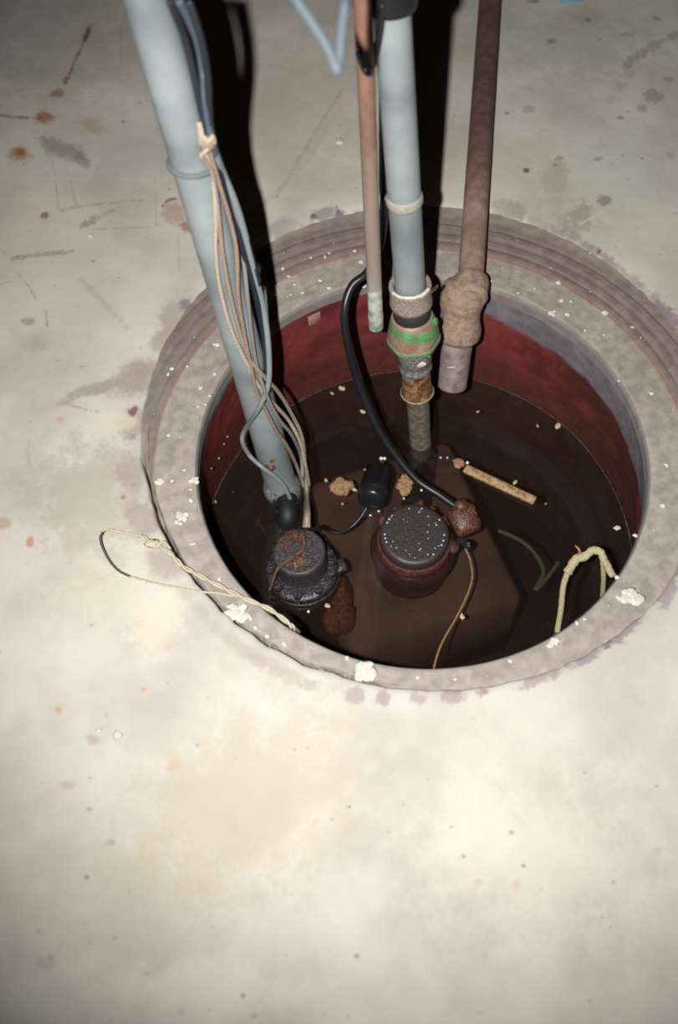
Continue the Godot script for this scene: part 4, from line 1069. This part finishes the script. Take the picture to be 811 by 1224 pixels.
	# cords hanging near the camera at the top
	cord("hanging_cord", "blue-grey cord hanging in a blurred loop left of the thin copper pipe", "cord",
		[Vector3(-0.0288, 0.6908, -0.8025) + Vector3(-0.02, 1.45, 0), Vector3(-0.0288, 0.6908, -0.8025) + Vector3(0, 0.2, 0), Vector3(-0.0276, 0.6895, -0.8001), Vector3(-0.0194, 0.6810, -0.7842), Vector3(-0.0071, 0.6717, -0.7670), Vector3(0.0038, 0.6628, -0.7504), Vector3(0.0100, 0.6553, -0.7364), Vector3(0.0120, 0.6520, -0.7344), Vector3(0.0136, 0.6532, -0.7409), Vector3(0.0157, 0.6632, -0.7595), Vector3(0.0201, 0.6760, -0.7835), Vector3(0.0221, 0.6841, -0.7985), Vector3(0.0221, 0.6841, -0.7985) + Vector3(0, 0.2, 0), Vector3(0.0221, 0.6841, -0.7985) + Vector3(0.02, 1.45, 0)], 0.0042, plain("blue_grey_cord", "59626b", 0.7), "", 0.0)
	var st2 := begin()
	slab(st2, Vector3.ZERO, Vector3(0.04, 0.002, 0.05), 0.0008, Basis(Vector3.UP, 0.2), 0.0)
	var scrap := obj("tape_scrap", st2, plain("pale_blue_tape", "7fa3b5", 0.7))
	scrap.position = Vector3(0.4339, 0.0095, -1.6826)
	tag(scrap, "pale blue scrap of tape on the floor at the top edge", "tape")


func build_pumps() -> void:
	var iron := pump_iron()
	# left pump: domed cap, two flange rings, bolts
	var c := Vector3(-0.0578, -0.19, -0.6825)
	var t := thing("sump_pump", "black flanged pump with a rust-crusted cap under the leftmost pipe", "pump", c, Basis(Vector3(0, 0, 1), 0.06))
	var st := begin()
	lathe(st, [Vector2(0.0, -0.3), Vector2(0.048, -0.3), Vector2(0.05, -0.28), Vector2(0.05, -0.03), Vector2(0.047, -0.02), Vector2(0.0, -0.02)], 40)
	obj("body", st, iron, t)
	st = begin()
	lathe(st, [Vector2(0.045, -0.022), Vector2(0.054, -0.021), Vector2(0.0555, -0.018), Vector2(0.0555, -0.011), Vector2(0.054, -0.008), Vector2(0.048, -0.007)], 48, 0.0004)
	obj("flange", st, iron, t)
	st = begin()
	lathe(st, [Vector2(0.048, -0.008), Vector2(0.0525, -0.006), Vector2(0.0545, -0.003), Vector2(0.0545, 0.003), Vector2(0.052, 0.007), Vector2(0.044, 0.008), Vector2(0.03, 0.007)], 48, 0.0004)
	obj("flange", st, iron, t)
	st = begin()
	lathe(st, stepped([Vector2(0.0395, 0.004), Vector2(0.039, 0.012), Vector2(0.0385, 0.046), Vector2(0.0372, 0.0495), Vector2(0.0345, 0.051), Vector2(0.03, 0.0505), Vector2(0.0, 0.051)], 0.004), 40, 0.0003, Vector3(0.001, 0, -0.006))
	obj("cap", st, mottled("cap_iron", ["26252a", "353338", "48413f", "5b4434"], [0.2, 0.45, 0.7, 0.92], 0.06, 0.5, 0.05, 0.0, 131, 0.03), t)
	for k in 9:
		var g := TAU * k / 9.0 + 0.3
		st = begin(false)
		lathe(st, [Vector2(0.0068, 0.004), Vector2(0.0068, 0.011), Vector2(0.0055, 0.0125), Vector2(0.0, 0.0127)], 6)
		var b := obj("bolt", st, iron, t)
		b.position = Vector3(0.0462 * cos(g), 0.003, 0.0462 * sin(g))
		b.rotation.y = g * 1.7
	st = begin()
	slab(st, Vector3(0.056, -0.004, -0.004), Vector3(0.02, 0.012, 0.022), 0.003, Basis(Vector3.UP, 0.4))
	obj("lug", st, iron, t)
	var orange := mottled("orange_rust", ["241611", "4d3021", "7d5a40", "a58a6c"], [0.2, 0.42, 0.62, 0.85], 0.035, 0.95, 0.08, 0.0, 133, 0.03)
	st = begin()
	blob(st, Vector3(0.0, 0.0505, 0.012), Vector3(0.0135, 0.006, 0.009), 0.7, 9, 16, Basis(Vector3.UP, 0.5))
	obj("rust_crust", st, orange, t)
	st = begin()
	blob(st, Vector3(0.002, 0.05, -0.03), Vector3(0.013, 0.009, 0.008), 0.7, 9, 16)
	blob(st, Vector3(-0.016, 0.0485, -0.021), Vector3(0.009, 0.004, 0.012), 0.7, 8, 12)
	obj("rust_crust", st, mottled("brown_rust", ["1d1310", "3d2318", "6a4430", "8f6f58"], [0.2, 0.42, 0.65, 0.88], 0.03, 0.9, 0.08, 0.0, 135, 0.03), t)
	st = begin()
	tube(st, [Vector3(0.008, 0.056, -0.028), Vector3(0.009, 0.0555, -0.012), Vector3(0.002, 0.0545, -0.002), Vector3(-0.012, 0.054, 0.007), Vector3(-0.027, 0.051, 0.016), Vector3(-0.038, 0.034, 0.026), Vector3(-0.046, 0.012, 0.034)], 0.003, 0.0025, 9, 8, 0.35)
	obj("rusty_strap", st, mottled("strap_rust", ["33201a", "5a3d2a", "7d5f45"], [0.2, 0.5, 0.8], 0.03, 0.9, 0.06, 0.0, 137, 0.03), t)
	st = begin()
	blob(st, Vector3(0.044, -0.075, 0.046), Vector3(0.024, 0.034, 0.032), 0.35, 12, 20)
	blob(st, Vector3(0.056, -0.07, 0.012), Vector3(0.013, 0.026, 0.026), 0.35, 10, 16)
	obj("rust_sludge", st, mottled("rust_sludge", ["3a1d10", "74391e", "96542f"], [0.2, 0.5, 0.8], 0.05, 0.9, 0.0, 0.0, 139, 0.03), t)
	# black elbow that joins the pipe to it
	var e := thing("pump_elbow", "black hose elbow with clamps where the leftmost pipe meets the water", "hose", Vector3(-0.084, -0.2, -0.81))
	st = begin()
	tube(st, [Vector3(-0.0811, -0.1981, -0.8025) - e.position + Vector3(0, 0, -0.022), Vector3(-0.0783, -0.1900, -0.7805) - e.position, Vector3(-0.0793, -0.2050, -0.7683) - e.position, Vector3(-0.0801, -0.2400, -0.7660) - e.position, Vector3(-0.0726, -0.2700, -0.7587) - e.position], 0.0165, 0.016, 18)
	obj("hose", st, plain("matt_rubber", "141416", 0.6), e)
	for q in [Vector3(-0.0815, -0.1800, -0.7839), Vector3(-0.0803, -0.2000, -0.7628)]:
		st = begin()
		var ring := []
		for n in 21:
			var g := TAU * n / 20
			ring.append(Vector3(0.018 * cos(g), 0.004 * sin(g), 0.018 * sin(g)) + q - e.position + Vector3(0, -0.008, -0.008))
		tube(st, ring, 0.0026, -1.0, 8, 1)
		obj("hose_clamp", st, plain("wet_steel", "35383a", 0.35, 0.6), e)
	# right pump: round flat lid over a rusty collar
	c = Vector3(0.1107, -0.17, -0.7258)
	t = thing("sump_pump", "round pump with a flat dark lid and rusty collar in mid water", "pump", c)
	st = begin()
	lathe(st, stepped([Vector2(0.051, -0.034), Vector2(0.0525, -0.010), Vector2(0.0515, -0.004), Vector2(0.048, -0.0005), Vector2(0.044, 0.0), Vector2(0.0, 0.0004)], 0.005), 56, 0.0004)
	obj("lid", st, mottled("lid_iron", ["2a2526", "332e2f", "3b3536", "463c3b"], [0.2, 0.45, 0.65, 0.9], 0.05, 0.45, 0.03, 0.0, 141, 0.04), t)
	st = begin()
	lathe(st, stepped([Vector2(0.0, -0.1095), Vector2(0.058, -0.1095), Vector2(0.058, -0.07), Vector2(0.064, -0.06), Vector2(0.0655, -0.05), Vector2(0.063, -0.042), Vector2(0.0575, -0.036), Vector2(0.0555, -0.022), Vector2(0.0545, -0.018), Vector2(0.05, -0.018)], 0.006), 48, 0.0014)
	obj("collar", st, mottled("red_rust", ["26120e", "4a2019", "642c22", "654232"], [0.2, 0.45, 0.65, 0.92], 0.06, 0.8, 0.08, 0.0, 143, 0.03), t)
	st = begin()
	for s in [[0.15, 0.058, 0.008], [-0.6, 0.056, 0.011], [-1.0, 0.058, 0.008], [-1.35, 0.06, 0.01], [-1.9, 0.06, 0.009], [-2.4, 0.058, 0.008]]:
		blob(st, Vector3(s[1] * cos(s[0]), -0.031, s[1] * sin(s[0])), Vector3(0.010, s[2], 0.010), 0.5, 8, 12)
	obj("rust_crust", st, mottled("lump_rust", ["1d100c", "44241a", "6d3d2a", "7d5a48"], [0.2, 0.45, 0.68, 0.92], 0.035, 0.75, 0.08, 0.0, 145, 0.03), t)
	st = begin()
	slab(st, Vector3(0.1895, -0.1880, -0.7541) - c, Vector3(0.042, 0.03, 0.045), 0.006, Basis(Vector3.UP, 0.35) * Basis(Vector3.RIGHT, 0.15), 0.003)
	slab(st, Vector3(0.1840, -0.1800, -0.7716) - c, Vector3(0.02, 0.03, 0.02), 0.005, Basis(Vector3.UP, 0.5), 0.002)
	obj("switch_box", st, mottled("box_rust", ["22120e", "4a2a20", "6a4233", "7d5f50"], [0.2, 0.45, 0.68, 0.92], 0.05, 0.4, 0.06, 0.0, 147, 0.03), t)
	st = begin()
	slab(st, Vector3(0.1905, -0.1950, -0.7153) - c, Vector3(0.014, 0.02, 0.014), 0.004, Basis(Vector3.UP, 0.3), 0.002)
	obj("lug", st, iron, t)
	st = begin()   # outlet below the middle pipe
	tube(st, [Vector3(0.1367, -0.2229, -0.8802) - c + Vector3(0, 0, -0.018), Vector3(0.1403, -0.2735, -0.8737) - c + Vector3(0, -0.01, -0.016), Vector3(0.007, -0.07, -0.07), Vector3(0.005, -0.085, -0.03)], 0.021, 0.024, 16)
	obj("outlet", st, iron, t)
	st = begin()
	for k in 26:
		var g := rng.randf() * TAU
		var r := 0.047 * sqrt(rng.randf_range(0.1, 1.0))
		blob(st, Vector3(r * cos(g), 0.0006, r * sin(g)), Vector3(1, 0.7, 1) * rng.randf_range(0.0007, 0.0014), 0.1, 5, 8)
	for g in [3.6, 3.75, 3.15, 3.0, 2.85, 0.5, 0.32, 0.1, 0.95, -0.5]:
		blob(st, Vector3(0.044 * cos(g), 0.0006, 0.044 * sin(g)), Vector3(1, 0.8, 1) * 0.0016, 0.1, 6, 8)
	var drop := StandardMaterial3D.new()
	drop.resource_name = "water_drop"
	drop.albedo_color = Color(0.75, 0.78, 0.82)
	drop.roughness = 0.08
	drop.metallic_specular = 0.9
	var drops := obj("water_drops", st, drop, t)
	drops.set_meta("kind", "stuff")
	# float switch lying in the water
	var f := thing("float_switch", "black capsule float lying in the water left of the round pump", "float", Vector3(0.0579, -0.2000, -0.8275), along(Vector3(0.0691, -0.2070, -0.8674) - Vector3(0.0498, -0.1930, -0.7943)))
	st = begin()
	lathe(st, [Vector2(0.0, -0.036), Vector2(0.012, -0.0355), Vector2(0.02, -0.033), Vector2(0.0228, -0.029), Vector2(0.0228, -0.018)], 36)
	obj("end_cap", st, plain("float_plastic", "1c1e20", 0.3), f)
	st = begin()
	lathe(st, [Vector2(0.0228, -0.019), Vector2(0.0238, -0.017), Vector2(0.0238, -0.012), Vector2(0.0226, -0.01), Vector2(0.0222, 0.028), Vector2(0.018, 0.035), Vector2(0.0, 0.037)], 36)
	obj("body", st, plain("float_body", "191a1b", 0.35), f)
	# sunken slab
	st = begin()
	slab(st, Vector3.ZERO, Vector3(0.28, 0.215, 0.31), 0.008, Basis(Vector3.UP, 0.307), 0.004)
	var s := obj("sunken_slab", st, mottled("silted_slab", ["523a2d", "66483a", "765441"], [0.2, 0.5, 0.8], 0.3, 0.9, 0.0, 0.0, 149, 0.01))
	s.position = Vector3(0.1, -0.388, -0.766)
	tag(s, "brown silted slab sunken under the water beneath the round pump", "slab")


func build_flotsam() -> void:
	var st := begin()
	var a: Vector3 = Vector3(0.1984, -0.1960, -0.8494)
	var b: Vector3 = Vector3(0.3006, -0.1960, -0.7871)
	slab(st, Vector3.ZERO, Vector3(0.0135, 0.008, a.distance_to(b)), 0.0012, Basis.IDENTITY, 0.0015)
	var stick := obj("wood_stick", st, mottled("wet_wood", ["5f3d2c", "8f7050", "ad9268", "bba57e"], [0.12, 0.35, 0.6, 0.9], 0.06, 0.7, 0.03, 0.0, 151, 0.02))
	stick.transform = Transform3D(Basis.looking_at(b - a, Vector3.UP), (a + b) / 2)
	tag(stick, "short pale wood stick floating right of the middle pipe", "stick")
	var foam := mottled("tan_foam", ["4a2c1a", "8a6042", "b08c66", "d2bc9a"], [0.15, 0.4, 0.62, 0.88], 0.018, 0.9, 0.05, 0.0, 153, 0.035)
	for c in [["tan foam clump floating left of the black float", Vector3(0.0059, -0.1970, -0.8235), 34, 0.015, 0.012, 0.0], ["tan foam clump caught between the black float and the round pump", Vector3(0.1028, -0.1950, -0.8213), 30, 0.009, 0.02, -0.35], ["small foam bit at the left end of the floating stick", Vector3(0.1898, -0.1960, -0.8558), 5, 0.004, 0.004, 0.0]]:
		st = begin()
		for k in int(c[2]):
			var g := rng.randf() * TAU
			var q := sqrt(rng.randf())
			blob(st, Basis(Vector3.UP, c[5]) * Vector3(c[3] * q * cos(g), rng.randf_range(-0.001, 0.004), c[4] * q * sin(g)), Vector3.ONE * rng.randf_range(0.0035, 0.0075), 0.5, 7, 10)
		var o := obj("foam_clump", st, foam)
		o.position = c[1]
		tag(o, c[0], "foam")
	var crumb := mottled("pale_crumb", ["8f7650", "bfae86", "dcd2b4"], [0.2, 0.5, 0.8], 0.02, 0.9)
	for p in [[Vector3(0.0120, -0.1980, -1.0102), 0.0052, "yellow crumb at the far waterline left of the black power cable"], [Vector3(-0.0046, -0.1980, -1.0011), 0.0032, "white crumb at the far waterline, left of the yellow crumb"], [Vector3(0.0442, -0.1980, -0.9632), 0.0042, "pinkish crumb on the water just left of the black power cable"], [Vector3(0.2293, -0.1980, -0.9553), 0.0028, "tiny pale crumb on the water below the elbow of the iron pipe"], [Vector3(0.3211, -0.1980, -0.9242), 0.0028, "tiny crumb on the far right water, left of the white oval crumb"], [Vector3(0.3529, -0.1980, -0.9229), 0.0058, "white oval crumb at the far right waterline"], [Vector3(0.2739, -0.1980, -0.8218), 0.0042, "pinkish crumb touching the floating wood stick"], [Vector3(0.0062, -0.1980, -0.7959), 0.0024, "tiny crumb just in front of the left foam clump"], [Vector3(0.0435, -0.1980, -0.8555), 0.0024, "tiny crumb on the water behind the black float"], [Vector3(-0.0184, -0.1980, -0.8385), 0.0030, "pale crumb at the left of the left foam clump"], [Vector3(0.0252, -0.1980, -0.8202), 0.0042, "yellowish crumb between the left foam clump and the black float"], [Vector3(0.1735, -0.1980, -0.6022), 0.0048, "round tan crumb beside the golden twine near the front of the pit"], [Vector3(-0.0214, -0.1980, -0.6269), 0.0044, "pale crumb on the water in front of the flanged pump"], [Vector3(0.3171, -0.1980, -0.7832), 0.0018, "tiny crumb off the right end of the floating wood stick"]]:
		st = begin()
		var r: float = p[1] * 0.9
		blob(st, Vector3.ZERO, Vector3(r * 1.2, r * 0.55, r * 0.8), 0.4, 6, 10, Basis(Vector3.UP, rng.randf() * 3.0))
		var o := obj("floating_crumb", st, crumb)
		o.position = p[0]
		tag(o, p[2], "crumb", "crumbs on the pit water")
	var chip: Vector3 = Vector3(0.4166, -0.1900, -0.7332)
	st = begin()
	blob(st, Vector3.ZERO, Vector3(0.0055, 0.003, 0.004), 0.4, 6, 10)
	var w := obj("plaster_chip", st, plaster())
	w.position = chip
	tag(w, "white plaster chip at the waterline by the right wall, above the rope loop", "chip")
	var labels := ["larger white paint chip on the floor below the pit, lower left", "smaller white paint chip beside the larger one, lower left", "white paint chip on the floor between the leftmost and copper pipes", "white paint chip on the floor left of the leftmost pipe"]
	var i := 0
	for p in [[Vector3(-0.2718, 0.0090, -0.3820), 0.0046], [Vector3(-0.2951, 0.0090, -0.3879), 0.003], [Vector3(0.0221, 0.0090, -1.3463), 0.006], [Vector3(-0.3649, 0.0090, -1.1646), 0.0034]]:
		st = begin()
		var r: float = p[1]
		blob(st, Vector3.ZERO, Vector3(r * 1.1, r * 0.4, r), 0.4, 6, 10)
		var o := obj("paint_chip", st, plaster())
		o.position = p[0]
		tag(o, labels[i], "chip")
		i += 1
	# white balls painted in for glints of the flash on the water
	var painted_glint := StandardMaterial3D.new()
	painted_glint.resource_name = "painted_glint"
	painted_glint.albedo_color = Color(0.86, 0.86, 0.88)
	painted_glint.roughness = 0.1
	painted_glint.metallic_specular = 0.9
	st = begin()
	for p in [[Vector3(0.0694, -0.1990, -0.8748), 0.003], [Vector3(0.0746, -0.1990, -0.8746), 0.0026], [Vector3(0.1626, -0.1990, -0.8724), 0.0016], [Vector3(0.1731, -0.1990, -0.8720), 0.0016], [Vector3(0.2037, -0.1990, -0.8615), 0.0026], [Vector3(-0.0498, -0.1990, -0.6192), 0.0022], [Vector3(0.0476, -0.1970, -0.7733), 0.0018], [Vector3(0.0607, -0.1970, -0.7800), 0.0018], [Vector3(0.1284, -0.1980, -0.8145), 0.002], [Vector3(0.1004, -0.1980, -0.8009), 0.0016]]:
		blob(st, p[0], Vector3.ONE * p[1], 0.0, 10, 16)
	var bb := obj("water_glints", st, painted_glint)
	tag(bb, "tiny white balls painted as glints on the murky water around the pumps", "bubbles")
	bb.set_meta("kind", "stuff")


func _ready() -> void:
	rng.seed = 4211
	lumps.seed = 7
	lumps.frequency = 22.0
	lumps.fractal_octaves = 3
	fine.seed = 19
	fine.frequency = 95.0
	fine.fractal_octaves = 3
	# camera
	var cam := Camera3D.new()
	cam.name = "camera"
	cam.keep_aspect = Camera3D.KEEP_HEIGHT
	var look := CameraAttributesPhysical.new()
	look.frustum_focal_length = 38.0
	look.exposure_aperture = 2.5
	look.frustum_focus_distance = 1.5
	look.exposure_multiplier = 1.0
	cam.attributes = look
	cam.fov = 50.69
	cam.near = 0.05
	cam.far = 30.0
	add_child(cam)
	cam.transform = Transform3D(Basis(Vector3(0.99935, -0.01704, 0.03175), Vector3(0.03603, 0.47245, -0.88062), Vector3(-0.00000, 0.88120, 0.47275)), Vector3(0, 1.2589, 0))
	cam.fov = 50.69
	cam.current = true
	# surroundings: a closed dark basement
	var env := Environment.new()
	env.background_mode = Environment.BG_COLOR
	env.background_color = Color(0.01, 0.01, 0.012)
	env.tonemap_mode = Environment.TONE_MAPPER_LINEAR
	env.tonemap_exposure = 1.0
	env.sdfgi_enabled = true
	env.ssao_enabled = true
	env.ssil_enabled = true
	var around := WorldEnvironment.new()
	around.name = "surroundings"
	around.environment = env
	add_child(around)
	# the flash on the left of the camera
	var flash := SpotLight3D.new()
	flash.name = "camera_flash"
	add_child(flash)
	flash.look_at_from_position(cam.transform * Vector3(-0.115, 0.0, 0.0), Vector3(0.09, 0.0, -0.8))
	flash.light_energy = 3.72
	flash.light_color = Color(1.0, 0.995, 0.98)
	flash.light_size = 0.012
	flash.spot_angle = 38.5
	flash.spot_angle_attenuation = 0.9
	flash.spot_range = 9.0
	flash.spot_attenuation = 2.0
	flash.shadow_enabled = true
	build_floor(paint_floor())
	build_room()
	build_basin()
	build_water()
	build_left_pipe()
	build_middle_pipe()
	build_thin_pipe()
	build_right_pipe()
	build_bundle()
	build_cables()
	build_pumps()
	build_flotsam()
